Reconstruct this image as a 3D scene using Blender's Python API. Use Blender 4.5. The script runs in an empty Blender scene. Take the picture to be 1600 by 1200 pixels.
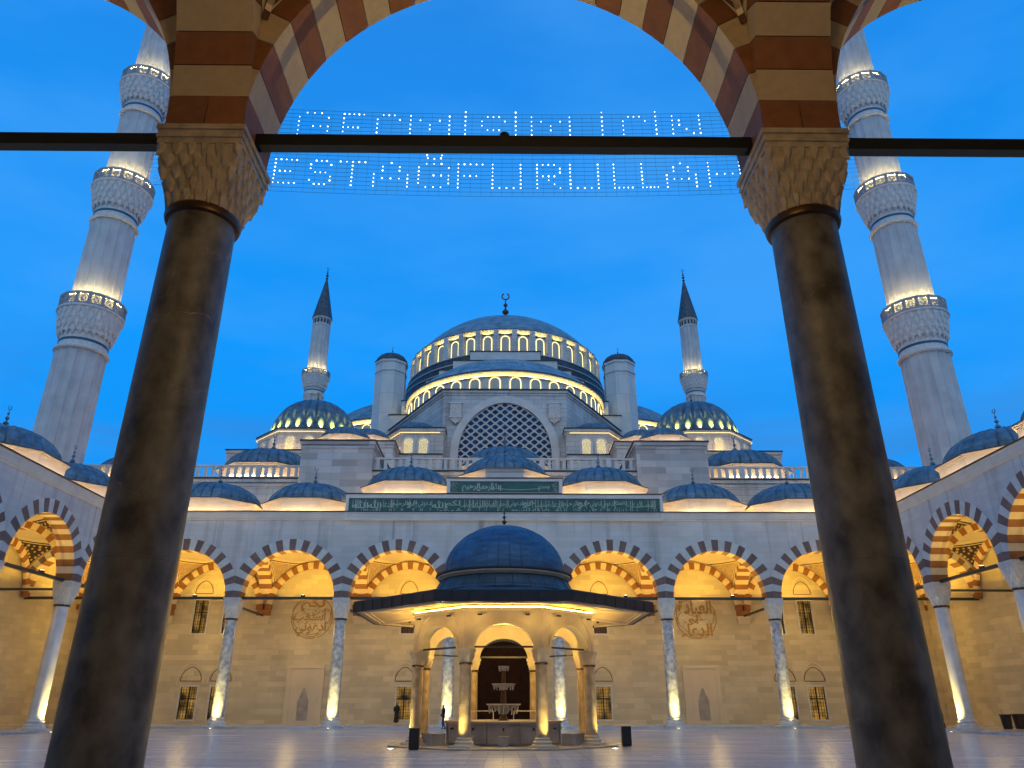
import bpy, bmesh, math, random
from mathutils import Vector, Matrix
random.seed(7)
S_ = bpy.context.scene
COL = S_.collection
R = math.radians
PI = math.pi
sin, cos = math.sin, math.cos

# ------------------------------------------------------------------ camera
cam = bpy.data.cameras.new("camera"); camo = bpy.data.objects.new("camera", cam); COL.objects.link(camo)
camo.location = (0.03, 0.0, 1.75)
camo.rotation_euler = (R(90 + 23.4), 0, R(-0.56))
cam.sensor_width = 36; cam.lens = 26.03; cam.clip_end = 5000; cam.clip_start = 0.05
S_.camera = camo

# ------------------------------------------------------------------ world
W = bpy.data.worlds.new("World"); S_.world = W; W.use_nodes = True
def build_world():
    nt = W.node_tree; N = nt.nodes; L = nt.links; N.clear()
    out = N.new('ShaderNodeOutputWorld'); bg = N.new('ShaderNodeBackground')
    tc = N.new('ShaderNodeTexCoord'); sep = N.new('ShaderNodeSeparateXYZ')
    L.new(tc.outputs['Generated'], sep.inputs[0])
    # elevation gradient of the blue hour sky
    r1 = N.new('ShaderNodeValToRGB'); e = r1.color_ramp.elements
    e[0].position = 0.0; e[0].color = (0.010, 0.18, 0.62, 1)
    e[1].position = 1.0; e[1].color = (0.030, 0.15, 0.55, 1)
    x = e.new(0.16); x.color = (0.005, 0.26, 0.82, 1)
    x = e.new(0.42); x.color = (0.006, 0.29, 0.90, 1)
    x = e.new(0.72); x.color = (0.014, 0.235, 0.76, 1)
    L.new(sep.outputs['Z'], r1.inputs[0])
    # afterglow of the sun that has set behind the camera
    mr = N.new('ShaderNodeMapRange'); mr.interpolation_type = 'SMOOTHSTEP'
    mr.inputs['From Min'].default_value = 0.35; mr.inputs['From Max'].default_value = -0.9
    L.new(sep.outputs['Y'], mr.inputs['Value'])
    glow = N.new('ShaderNodeMix'); glow.data_type = 'RGBA'
    L.new(mr.outputs[0], glow.inputs['Factor']); L.new(r1.outputs[0], glow.inputs['A'])
    glow.inputs['B'].default_value = (0.37, 0.54, 0.76, 1)
    # thin veils of cloud
    mp = N.new('ShaderNodeMapping'); mp.inputs['Scale'].default_value = (1.0, 1.6, 3.6); mp.inputs['Rotation'].default_value = (0.25, 0.5, 0.4)
    L.new(tc.outputs['Generated'], mp.inputs[0])
    nz = N.new('ShaderNodeTexNoise'); nz.inputs['Scale'].default_value = 2.1; nz.inputs['Detail'].default_value = 5; nz.inputs['Roughness'].default_value = 0.5
    L.new(mp.outputs[0], nz.inputs['Vector'])
    cr = N.new('ShaderNodeMapRange'); cr.inputs['From Min'].default_value = 0.42; cr.inputs['From Max'].default_value = 0.70
    cr.inputs['To Max'].default_value = 0.62
    L.new(nz.outputs['Fac'], cr.inputs['Value'])
    cl = N.new('ShaderNodeMix'); cl.data_type = 'RGBA'
    L.new(cr.outputs[0], cl.inputs['Factor']); L.new(glow.outputs['Result'], cl.inputs['A'])
    cl.inputs['B'].default_value = (0.06, 0.34, 0.88, 1)
    # greyer cloud bank low on the horizon
    nz2 = N.new('ShaderNodeTexNoise'); nz2.inputs['Scale'].default_value = 3.0; nz2.inputs['Detail'].default_value = 6
    mp2 = N.new('ShaderNodeMapping'); mp2.inputs['Scale'].default_value = (1, 1, 7)
    L.new(tc.outputs['Generated'], mp2.inputs[0]); L.new(mp2.outputs[0], nz2.inputs['Vector'])
    low = N.new('ShaderNodeMapRange'); low.inputs['From Min'].default_value = 0.42; low.inputs['From Max'].default_value = 0.18
    L.new(sep.outputs['Z'], low.inputs['Value'])
    c2 = N.new('ShaderNodeMapRange'); c2.inputs['From Min'].default_value = 0.48; c2.inputs['From Max'].default_value = 0.66; c2.inputs['To Max'].default_value = 0.8
    L.new(nz2.outputs['Fac'], c2.inputs['Value'])
    mm = N.new('ShaderNodeMath'); mm.operation = 'MULTIPLY'; L.new(low.outputs[0], mm.inputs[0]); L.new(c2.outputs[0], mm.inputs[1])
    cl2 = N.new('ShaderNodeMix'); cl2.data_type = 'RGBA'
    L.new(mm.outputs[0], cl2.inputs['Factor']); L.new(cl.outputs['Result'], cl2.inputs['A'])
    cl2.inputs['B'].default_value = (0.055, 0.20, 0.50, 1)
    L.new(cl2.outputs['Result'], bg.inputs['Color']); bg.inputs['Strength'].default_value = 1.0
    L.new(bg.outputs[0], out.inputs[0])
build_world()
# soft light of the afterglow in the west, behind the camera
sun = bpy.data.lights.new("afterglow", 'SUN'); sun.energy = 0.22; sun.angle = R(60); sun.color = (0.68, 0.86, 1.0)
suno = bpy.data.objects.new("afterglow", sun); COL.objects.link(suno)
suno.rotation_euler = (R(50), 0, R(8))
S_.view_settings.view_transform = 'Standard'; S_.view_settings.look = 'None'
S_.view_settings.exposure = 0.14; S_.view_settings.gamma = 1
S_.render.engine = 'CYCLES'
S_.cycles.max_bounces = 6; S_.cycles.diffuse_bounces = 3; S_.cycles.glossy_bounces = 3
S_.cycles.sample_clamp_indirect = 4.0
S_.cycles.use_denoising = True

# ------------------------------------------------------------------ materials
MATS = {}
def mat(name, col, rough=0.7, metal=0.0, var=0.0, vscale=1.0, detail=4, col2=None, bump=0.0, emit=None, estr=0.0,
        courses=None, veins=None, stain=0.0, objvar=0.0, spec=0.5, stretch=None):
    m = bpy.data.materials.new(name); m.use_nodes = True; nt = m.node_tree; N = nt.nodes; L = nt.links
    b = N['Principled BSDF']; b.inputs['Roughness'].default_value = rough; b.inputs['Metallic'].default_value = metal
    b.inputs['Specular IOR Level'].default_value = spec
    rgb = N.new('ShaderNodeRGB'); rgb.outputs[0].default_value = (*col, 1); cur = rgb.outputs[0]
    geo = N.new('ShaderNodeNewGeometry'); pos = geo.outputs['Position']
    hgt = None
    if var or col2:
        nz = N.new('ShaderNodeTexNoise'); nz.inputs['Scale'].default_value = vscale; nz.inputs['Detail'].default_value = detail
        if stretch:
            mp = N.new('ShaderNodeMapping'); mp.inputs['Scale'].default_value = stretch; L.new(pos, mp.inputs[0]); L.new(mp.outputs[0], nz.inputs['Vector'])
        else: L.new(pos, nz.inputs['Vector'])
        mr = N.new('ShaderNodeMapRange'); mr.inputs['From Min'].default_value = 0.32; mr.inputs['From Max'].default_value = 0.68
        L.new(nz.outputs['Fac'], mr.inputs['Value'])
        mx = N.new('ShaderNodeMix'); mx.data_type = 'RGBA'; L.new(mr.outputs[0], mx.inputs['Factor'])
        if col2: L.new(cur, mx.inputs['A']); mx.inputs['B'].default_value = (*col2, 1)
        else:
            mx.inputs['A'].default_value = (*[c * (1 - var) for c in col], 1); mx.inputs['B'].default_value = (*[min(1, c * (1 + var)) for c in col], 1)
        cur = mx.outputs['Result']; hgt = nz.outputs['Fac']
    if courses:
        bw, bh, mort, tone, mcol = courses
        sp = N.new('ShaderNodeSeparateXYZ'); L.new(pos, sp.inputs[0])
        a1 = N.new('ShaderNodeMath'); a1.operation = 'ADD'; L.new(sp.outputs[0], a1.inputs[0]); L.new(sp.outputs[1], a1.inputs[1])
        cb = N.new('ShaderNodeCombineXYZ'); L.new(a1.outputs[0], cb.inputs[0]); L.new(sp.outputs[2], cb.inputs[1])
        br = N.new('ShaderNodeTexBrick'); L.new(cb.outputs[0], br.inputs['Vector'])
        br.inputs['Scale'].default_value = 1; br.inputs['Brick Width'].default_value = bw; br.inputs['Row Height'].default_value = bh
        br.inputs['Mortar Size'].default_value = mort; br.inputs['Mortar Smooth'].default_value = 0.3; br.inputs['Bias'].default_value = -0.1
        br.offset = 0.37
        br.inputs['Color1'].default_value = (1, 1, 1, 1); br.inputs['Color2'].default_value = (1 - tone, 1 - tone, 1 - tone, 1)
        br.inputs['Mortar'].default_value = (mcol, mcol, mcol, 1)
        mu = N.new('ShaderNodeMix'); mu.data_type = 'RGBA'; mu.blend_type = 'MULTIPLY'; mu.inputs['Factor'].default_value = 1
        L.new(cur, mu.inputs['A']); L.new(br.outputs['Color'], mu.inputs['B']); cur = mu.outputs['Result']
        bp = N.new('ShaderNodeBump'); bp.inputs['Strength'].default_value = 0.35; bp.inputs['Distance'].default_value = 0.03
        inv = N.new('ShaderNodeMath'); inv.operation = 'SUBTRACT'; inv.inputs[0].default_value = 1; L.new(br.outputs['Fac'], inv.inputs[1])
        L.new(inv.outputs[0], bp.inputs['Height']); L.new(bp.outputs[0], b.inputs['Normal'])
    if stain:      # vertical rain streaks
        mp = N.new('ShaderNodeMapping'); mp.inputs['Scale'].default_value = (0.9, 0.9, 0.07); L.new(pos, mp.inputs[0])
        n2 = N.new('ShaderNodeTexNoise'); n2.inputs['Scale'].default_value = 0.9; n2.inputs['Detail'].default_value = 6; n2.inputs['Roughness'].default_value = 0.6
        L.new(mp.outputs[0], n2.inputs['Vector'])
        m2 = N.new('ShaderNodeMapRange'); m2.inputs['From Min'].default_value = 0.52; m2.inputs['From Max'].default_value = 0.75
        m2.inputs['To Min'].default_value = 1; m2.inputs['To Max'].default_value = 1 - stain
        L.new(n2.outputs['Fac'], m2.inputs['Value'])
        mu = N.new('ShaderNodeMix'); mu.data_type = 'RGBA'; mu.blend_type = 'MULTIPLY'; mu.inputs['Factor'].default_value = 1
        L.new(cur, mu.inputs['A']); L.new(m2.outputs[0], mu.inputs['B']); cur = mu.outputs['Result']
    if objvar:     # each stone its own tone
        oi = N.new('ShaderNodeObjectInfo'); m2 = N.new('ShaderNodeMapRange')
        m2.inputs['To Min'].default_value = 1 - objvar; m2.inputs['To Max'].default_value = 1 + objvar * 0.5
        L.new(oi.outputs['Random'], m2.inputs['Value'])
        mu = N.new('ShaderNodeMix'); mu.data_type = 'RGBA'; mu.blend_type = 'MULTIPLY'; mu.inputs['Factor'].default_value = 1
        L.new(cur, mu.inputs['A']); L.new(m2.outputs[0], mu.inputs['B']); cur = mu.outputs['Result']
    if veins:
        vc, vs, vw = veins
        nz = N.new('ShaderNodeTexNoise'); nz.inputs['Scale'].default_value = vs; nz.inputs['Detail'].default_value = 7; nz.inputs['Distortion'].default_value = 0.5
        L.new(pos, nz.inputs['Vector'])
        s1 = N.new('ShaderNodeMath'); s1.operation = 'SUBTRACT'; L.new(nz.outputs['Fac'], s1.inputs[0]); s1.inputs[1].default_value = 0.5
        s2 = N.new('ShaderNodeMath'); s2.operation = 'ABSOLUTE'; L.new(s1.outputs[0], s2.inputs[0])
        s3 = N.new('ShaderNodeMapRange'); s3.inputs['From Min'].default_value = 0; s3.inputs['From Max'].default_value = vw
        s3.inputs['To Min'].default_value = 0.75; s3.inputs['To Max'].default_value = 0; L.new(s2.outputs[0], s3.inputs['Value'])
        n3 = N.new('ShaderNodeTexNoise'); n3.inputs['Scale'].default_value = vs * 0.8; L.new(pos, n3.inputs['Vector'])
        s4 = N.new('ShaderNodeMapRange'); s4.inputs['From Min'].default_value = 0.5; s4.inputs['From Max'].default_value = 0.62; L.new(n3.outputs['Fac'], s4.inputs['Value'])
        s5 = N.new('ShaderNodeMath'); s5.operation = 'MULTIPLY'; L.new(s3.outputs[0], s5.inputs[0]); L.new(s4.outputs[0], s5.inputs[1])
        mx = N.new('ShaderNodeMix'); mx.data_type = 'RGBA'; L.new(s5.outputs[0], mx.inputs['Factor']); L.new(cur, mx.inputs['A']); mx.inputs['B'].default_value = (*vc, 1)
        cur = mx.outputs['Result']
    if bump and hgt is not None and not courses:
        bp = N.new('ShaderNodeBump'); bp.inputs['Strength'].default_value = bump; bp.inputs['Distance'].default_value = 0.05
        L.new(hgt, bp.inputs['Height']); L.new(bp.outputs[0], b.inputs['Normal'])
    L.new(cur, b.inputs['Base Color'])
    if emit:
        b.inputs['Emission Color'].default_value = (*emit, 1); b.inputs['Emission Strength'].default_value = estr
    MATS[name] = m
    return m

mat('white_stone', (0.58, 0.57, 0.55), 0.75, var=0.10, vscale=0.35, courses=(1.5, 0.46, 0.012, 0.10, 0.78), stain=0.42)
mat('hall_stone', (0.56, 0.55, 0.53), 0.75, var=0.14, vscale=0.25, courses=(1.7, 0.62, 0.03, 0.16, 0.55), stain=0.38)
mat('block_stone', (0.52, 0.52, 0.52), 0.75, var=0.08, vscale=0.6, courses=(2.6, 0.72, 0.02, 0.42, 0.7), stain=0.15)
mat('plain_stone', (0.60, 0.58, 0.55), 0.7, var=0.08, vscale=0.8, stain=0.12)
mat('cream_wall', (0.62, 0.54, 0.37), 0.72, var=0.10, vscale=0.5, courses=(1.5, 0.46, 0.010, 0.24, 0.78))
mat('cream_plaster', (0.64, 0.54, 0.38), 0.8, var=0.05, vscale=0.8)
mat('red_voussoir', (0.19, 0.115, 0.095), 0.7, var=0.15, vscale=4, objvar=0.22)
mat('white_voussoir', (0.60, 0.58, 0.54), 0.7, var=0.08, vscale=3, objvar=0.10)
mat('inner_red', (0.27, 0.11, 0.035), 0.75, var=0.12, vscale=3, objvar=0.12)
mat('inner_cream', (0.72, 0.58, 0.36), 0.75, var=0.06, vscale=3, objvar=0.08)
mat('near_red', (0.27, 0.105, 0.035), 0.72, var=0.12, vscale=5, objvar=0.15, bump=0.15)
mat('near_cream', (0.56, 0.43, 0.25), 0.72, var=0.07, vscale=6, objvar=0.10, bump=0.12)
mat('lead', (0.10, 0.165, 0.215), 0.46, metal=0.3, var=0.38, vscale=1.6, detail=8, courses=(90, 0.8, 0.022, 0.0, 0.55))
mat('main_lead', (0.20, 0.28, 0.31), 0.42, metal=0.3, var=0.35, vscale=0.7, detail=8, courses=(200, 1.1, 0.04, 0.0, 0.62))
mat('dark_lead', (0.05, 0.072, 0.092), 0.5, metal=0.2, var=0.4, vscale=1.2, detail=8, courses=(90, 1.0, 0.025, 0.0, 0.6))
mat('coping', (0.02, 0.022, 0.026), 0.5)
mat('dark_marble', (0.215, 0.195, 0.145), 0.46, col2=(0.065, 0.056, 0.040), vscale=3.4, detail=15, stretch=(1, 1, 0.7), veins=((0.36, 0.33, 0.26), 0.75, 0.0035), spec=0.4)
mat('grey_marble', (0.62, 0.63, 0.64), 0.3, col2=(0.22, 0.24, 0.28), vscale=3.2, detail=8)
mat('wing_marble', (0.66, 0.65, 0.63), 0.35, var=0.12, vscale=1.6)
mat('capital_stone', (0.60, 0.58, 0.55), 0.6, var=0.12, vscale=3)
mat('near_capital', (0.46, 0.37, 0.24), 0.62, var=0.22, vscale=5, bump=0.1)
mat('bronze', (0.10, 0.055, 0.03), 0.4, metal=0.8)
mat('black_metal', (0.012, 0.013, 0.014), 0.45, metal=0.3)
mat('rod_paint', (0.02, 0.028, 0.03), 0.45)
mat('green_panel', (0.012, 0.095, 0.075), 0.4, var=0.2, vscale=1.5)
mat('pale_script', (0.38, 0.42, 0.36), 0.6)
mat('gold_script', (0.36, 0.21, 0.06), 0.5)
mat('dark_line', (0.10, 0.035, 0.015), 0.7)
mat('ornament_beige', (0.30, 0.20, 0.11), 0.8, col2=(0.50, 0.38, 0.22), vscale=5, detail=5)
mat('ornament_navy', (0.012, 0.010, 0.014), 0.6)
mat('ornament_gold', (0.46, 0.30, 0.12), 0.5)
mat('blue_glass', (0.008, 0.05, 0.13), 0.25, var=0.5, vscale=0.8, spec=0.15)
mat('drum_lattice', (0.66, 0.64, 0.56), 0.6)
mat('lattice_stone', (0.46, 0.47, 0.47), 0.7)
mat('window_glass', (0.10, 0.06, 0.02), 0.15, emit=(1.0, 0.55, 0.12), estr=0.3)
mat('door_wood', (0.018, 0.007, 0.004), 0.8, spec=0.1, var=0.3, vscale=3)
mat('shutter', (0.10, 0.02, 0.01), 0.5)
mat('blue_tile', (0.01, 0.07, 0.14), 0.4)
mat('minaret_stone', (0.47, 0.47, 0.47), 0.7, var=0.12, vscale=0.6, stain=0.25)
mat('parapet_stone_shaded', (0.26, 0.28, 0.31), 0.7, var=0.15, vscale=2)  # shade of the unlit outer face is put into this darker colour
mat('turret_stone', (0.62, 0.62, 0.60), 0.7, var=0.05, vscale=0.5, courses=(3.0, 3.4, 0.03, 0.04, 0.6))
mat('led_warm', (1, .8, .5), 0.5, emit=(1.0, 0.76, 0.22), estr=12)
mat('led_soft', (1, .8, .5), 0.5, emit=(1.0, 0.74, 0.26), estr=1.6)
mat('led_trim', (1, .8, .5), 0.5, emit=(1.0, 0.78, 0.26), estr=2.8)
mat('led_drum', (1, .8, .5), 0.5, emit=(1.0, 0.59, 0.19), estr=36)
mat('led_gold', (1, .8, .4), 0.5, emit=(1.0, 0.76, 0.16), estr=3)
mat('led_minaret', (1, .9, .6), 0.5, emit=(1.0, 0.76, 0.30), estr=105)
mat('led_eave', (1, .8, .4), 0.5, emit=(1.0, 0.60, 0.09), estr=85)
mat('lamp_lens', (1, .9, .7), 0.4, emit=(1.0, 0.85, 0.55), estr=12)
mat('bulb_white', (1, 1, 1), 0.4, emit=(0.85, 0.93, 1.0), estr=4)
mat('wire', (0.01, 0.02, 0.04), 0.6)
mat('fountain_stone', (0.58, 0.49, 0.36), 0.6, var=0.10, vscale=1.5)
mat('fountain_column', (0.50, 0.40, 0.27), 0.3, col2=(0.30, 0.22, 0.13), vscale=2.6, detail=6)
mat('basin_stone', (0.34, 0.30, 0.26), 0.4, var=0.2, vscale=1.5)
mat('bowl_stone', (0.62, 0.58, 0.50), 0.5)
mat('drum_glow_pane', (0.5, 0.45, 0.3), 0.5, emit=(1.0, 0.80, 0.34), estr=0.16)
mat('soffit', (0.42, 0.30, 0.16), 0.6)
mat('cloth_black', (0.01, 0.01, 0.013), 0.9)
mat('cloth_jeans', (0.03, 0.05, 0.11), 0.9)
mat('skin', (0.35, 0.2, 0.14), 0.6)
mat('bin_black', (0.012, 0.010, 0.009), 0.55)
mat('bin_brown', (0.06, 0.025, 0.015), 0.55)

mat('bright_pane', (0.5, 0.45, 0.3), 0.5, emit=(1.0, 0.80, 0.25), estr=5.5)
def patchy_glow(m, lo, hi, sc):
    nt = m.node_tree; N = nt.nodes; L = nt.links; b = N['Principled BSDF']
    g = N.new('ShaderNodeNewGeometry'); n = N.new('ShaderNodeTexNoise'); n.inputs['Scale'].default_value = sc; n.inputs['Detail'].default_value = 3
    L.new(g.outputs['Position'], n.inputs['Vector']); r = N.new('ShaderNodeMapRange'); r.inputs['From Min'].default_value = 0.38; r.inputs['From Max'].default_value = 0.66
    r.inputs['To Min'].default_value = lo; r.inputs['To Max'].default_value = hi; L.new(n.outputs['Fac'], r.inputs['Value']); L.new(r.outputs[0], b.inputs['Emission Strength'])
patchy_glow(MATS['window_glass'], 0.01, 0.34, 1.1)
def floor_material():
    m = mat('court_marble', (0.33, 0.32, 0.31), 0.2, spec=0.35)
    nt = m.node_tree; N = nt.nodes; L = nt.links; b = N['Principled BSDF']
    geo = N.new('ShaderNodeNewGeometry')
    br = N.new('ShaderNodeTexBrick'); br.offset = 0.5
    L.new(geo.outputs['Position'], br.inputs['Vector']); br.inputs['Scale'].default_value = 1
    br.inputs['Brick Width'].default_value = 1.2; br.inputs['Row Height'].default_value = 0.6; br.inputs['Mortar Size'].default_value = 0.008
    br.inputs['Color1'].default_value = (0.54, 0.55, 0.57, 1); br.inputs['Color2'].default_value = (0.43, 0.44, 0.46, 1); br.inputs['Mortar'].default_value = (0.22, 0.22, 0.23, 1)
    mp = N.new('ShaderNodeMapping'); mp.inputs['Scale'].default_value = (0.12, 0.9, 1); L.new(geo.outputs['Position'], mp.inputs[0])
    nz = N.new('ShaderNodeTexNoise'); nz.inputs['Scale'].default_value = 1.2; nz.inputs['Detail'].default_value = 5; L.new(mp.outputs[0], nz.inputs['Vector'])
    mx = N.new('ShaderNodeMix'); mx.data_type = 'RGBA'; mx.blend_type = 'MULTIPLY'; mx.inputs['Factor'].default_value = 0.5
    L.new(br.outputs['Color'], mx.inputs['A']); L.new(nz.outputs['Color'], mx.inputs['B'])
    hs = N.new('ShaderNodeHueSaturation'); hs.inputs['Saturation'].default_value = 0.25; hs.inputs['Value'].default_value = 1.25
    L.new(mx.outputs['Result'], hs.inputs['Color']); L.new(hs.outputs[0], b.inputs['Base Color'])
    mr = N.new('ShaderNodeMapRange'); mr.inputs['From Min'].default_value = 0.35; mr.inputs['From Max'].default_value = 0.7
    mr.inputs['To Min'].default_value = 0.21; mr.inputs['To Max'].default_value = 0.28
    L.new(nz.outputs['Fac'], mr.inputs['Value']); L.new(mr.outputs[0], b.inputs['Roughness'])
    bp = N.new('ShaderNodeBump'); bp.inputs['Strength'].default_value = 0.12; bp.inputs['Distance'].default_value = 0.02
    n3 = N.new('ShaderNodeTexNoise'); n3.inputs['Scale'].default_value = 1.6; n3.inputs['Detail'].default_value = 2; L.new(geo.outputs['Position'], n3.inputs['Vector'])
    L.new(n3.outputs['Fac'], bp.inputs['Height']); L.new(bp.outputs[0], b.inputs['Normal'])
floor_material()

# ------------------------------------------------------------------ mesh helpers
class MB:
    def __init__(s): s.v = []; s.f = []; s.m = []
    def add(s, vs, fs, mi=0, M=None):
        o = len(s.v)
        s.v += [tuple(M @ Vector(p)) if M else tuple(p) for p in vs]
        s.f += [tuple(o + i for i in f) for f in fs]; s.m += [mi] * len(fs); return s
    def box(s, x0, x1, y0, y1, z0, z1, mi=0, M=None):
        vs = [(x0,y0,z0),(x1,y0,z0),(x1,y1,z0),(x0,y1,z0),(x0,y0,z1),(x1,y0,z1),(x1,y1,z1),(x0,y1,z1)]
        return s.add(vs, [(0,3,2,1),(4,5,6,7),(0,1,5,4),(1,2,6,5),(2,3,7,6),(3,0,4,7)], mi, M)
    def prism(s, pts, z0, z1, mi=0, M=None, pts2=None):   # polygon in XY, CCW
        n = len(pts); p2 = pts2 or pts
        vs = [(x, y, z0) for x, y in pts] + [(x, y, z1) for x, y in p2]
        fs = [tuple(range(n))[::-1], tuple(range(n, 2*n))] + [(i, (i+1) % n, n+(i+1) % n, n+i) for i in range(n)]
        return s.add(vs, fs, mi, M)
    def ngon(s, n, r, z0, z1, r2=None, mi=0, M=None, ph=None, c=(0, 0)):
        ph = PI/n if ph is None else ph; r2 = r if r2 is None else r2
        P = [(c[0]+r*cos(ph+2*PI*i/n), c[1]+r*sin(ph+2*PI*i/n)) for i in range(n)]
        Q = [(c[0]+r2*cos(ph+2*PI*i/n), c[1]+r2*sin(ph+2*PI*i/n)) for i in range(n)]
        return s.prism(P, z0, z1, mi, M, Q)
    def lathe(s, prof, n=24, mi=0, M=None, a0=0, a1=2*PI, c=(0, 0)):   # prof: (r,z)
        full = abs(a1-a0-2*PI) < 1e-6; k = n if full else n+1
        vs = []
        for i in range(k):
            a = a0+(a1-a0)*i/n
            vs += [(c[0]+r*cos(a), c[1]+r*sin(a), z) for r, z in prof]
        q = len(prof); fs = []
        for i in range(n):
            j = (i+1) % k
            for t in range(q-1): fs.append((i*q+t, j*q+t, j*q+t+1, i*q+t+1))
        return s.add(vs, fs, mi, M)
    def tube(s, pts, r, n=6, mi=0, M=None, closed=False):
        P = [Vector(p) for p in pts]; vs = []; k = len(P)
        for i, p in enumerate(P):
            if closed: d = P[(i+1) % k]-P[i-1]
            else: d = P[min(i+1, k-1)]-P[max(i-1, 0)]
            d.normalize(); u = d.orthogonal() if i == 0 else (u-d*u.dot(d))
            if i == 0:
                ref = Vector((0, 0, 1)) if abs(d.z) < 0.9 else Vector((1, 0, 0)); u = d.cross(ref)
            u.normalize(); w = d.cross(u)
            vs += [tuple(p+(u*cos(2*PI*j/n)+w*sin(2*PI*j/n))*r) for j in range(n)]
        fs = []
        for i in range(k if closed else k-1):
            a = i*n; b = ((i+1) % k)*n
            for j in range(n): fs.append((a+j, a+(j+1) % n, b+(j+1) % n, b+j))
        if not closed: fs += [tuple(range(n))[::-1], tuple((k-1)*n+j for j in range(n))]
        return s.add(vs, fs, mi, M)
    def mesh(s, name, mats, smooth=False, angle=None):
        me = bpy.data.meshes.new(name); me.from_pydata(s.v, [], s.f); me.update()
        if isinstance(mats, str): mats = [mats]
        for q in mats: me.materials.append(MATS[q])
        me.polygons.foreach_set('material_index', [int(q) for q in s.m])
        if smooth:
            me.polygons.foreach_set('use_smooth', [True]*len(s.f))
            if angle: me.set_sharp_from_angle(angle=R(angle))
        bm = bmesh.new(); bm.from_mesh(me); bmesh.ops.recalc_face_normals(bm, faces=bm.faces); bm.to_mesh(me); bm.free()
        return me
    def build(s, name, mats, parent=None, loc=(0,0,0), rz=0, smooth=False, angle=None, **kw):
        return put(name, s.mesh(name, mats, smooth, angle), parent, loc, rz, **kw)
def put(name, me, parent=None, loc=(0,0,0), rz=0, **kw):
    o = bpy.data.objects.new(name, me); COL.objects.link(o); o.location = loc; o.rotation_euler = (0, 0, rz) if not isinstance(rz, tuple) else rz
    if parent is not None: o.parent = parent
    for k, v in kw.items(): o[k] = v
    return o
def thing(name, label, cat, loc=(0,0,0), rz=0, group=None):
    o = bpy.data.objects.new(name, None); COL.objects.link(o); o.location = loc; o.rotation_euler = (0, 0, rz)
    o.empty_display_size = 0.3; o['label'] = label; o['category'] = cat
    if group: o['group'] = group
    return o
def tag(o, label, cat, group=None):
    o['label'] = label; o['category'] = cat
    if group: o['group'] = group
    return o
def spot(parent, loc, rot, energy, col, size=R(60), blend=0.6, rad=0.08):
    l = bpy.data.lights.new('lamp_or_fill_light', 'SPOT'); l.energy = energy; l.color = col; l.spot_size = size; l.spot_blend = blend; l.shadow_soft_size = rad
    o = bpy.data.objects.new('lamp_or_fill_light', l); COL.objects.link(o); o.location = loc; o.rotation_euler = rot; o.parent = parent; return o
def point(parent, loc, energy, col, rad=0.2):
    l = bpy.data.lights.new('lamp_or_fill_light', 'POINT'); l.energy = energy; l.color = col; l.shadow_soft_size = rad
    o = bpy.data.objects.new('lamp_or_fill_light', l); COL.objects.link(o); o.location = loc; o.parent = parent; return o

def ribbed_dome(Rd, rise, N=26, rings=12, seam=0.05, flute=0.0, a0=0, a1=2*PI, tip=0.03, power=1.0, cap=False):
    full = abs(a1-a0-2*PI) < 1e-6
    sub = [(0, seam), (0.06, 0.0), (0.28, flute*0.75), (0.5, flute), (0.72, flute*0.75), (0.94, 0.0)]
    angs = []
    for i in range(N):
        for f, h in sub: angs.append((a0+(a1-a0)*(i+f)/N, h))
    if not full: angs.append((a1, seam))
    k = len(angs); mb = MB(); vs = []
    for t in range(rings+1):
        ph = (PI/2)*t/rings; rr = Rd*cos(ph)**power; zz = rise*sin(ph); fall = min(1, cos(ph)*1.6)
        if cap:
            rho = (Rd*Rd+rise*rise)/(2*rise); b0 = math.asin((rho-rise)/rho); be = b0+(PI/2-b0)*t/rings; rr = rho*cos(be); zz = rho*sin(be)-(rho-rise); ph = PI/2*t/rings
        if t == rings: rr = tip
        for a, h in angs: vs.append(((rr+h*fall)*cos(a), (rr+h*fall)*sin(a), zz+h*0.6*sin(ph)))
    fs = []
    for t in range(rings):
        for i in range(k if full else k-1):
            j = (i+1) % k; fs.append((t*k+i, t*k+j, (t+1)*k+j, (t+1)*k+i))
    mb.add(vs, fs); return mb
def finial_mb(h, crescent=True):
    mb = MB(); s = h/2.0
    prof = [(0.22,0),(0.12,0.12),(0.05,0.2),(0.05,0.3),(0.20,0.42),(0.22,0.5),(0.16,0.6),(0.05,0.68),(0.05,0.78),(0.15,0.88),(0.16,0.95),(0.11,1.02),(0.04,1.1),(0.04,1.2),(0.10,1.28),(0.10,1.33),(0.03,1.42),(0.02,1.62),(0.0,1.64)]
    mb.lathe([(r*s, z*s) for r, z in prof], 12)
    if crescent:
        pts = [(0.17*s*sin(a), 0, (1.80-0.17*cos(a))*s) for a in [R(-150+300*i/12) for i in range(13)]]
        mb.tube(pts, 0.035*s, 5)
    return mb

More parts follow.
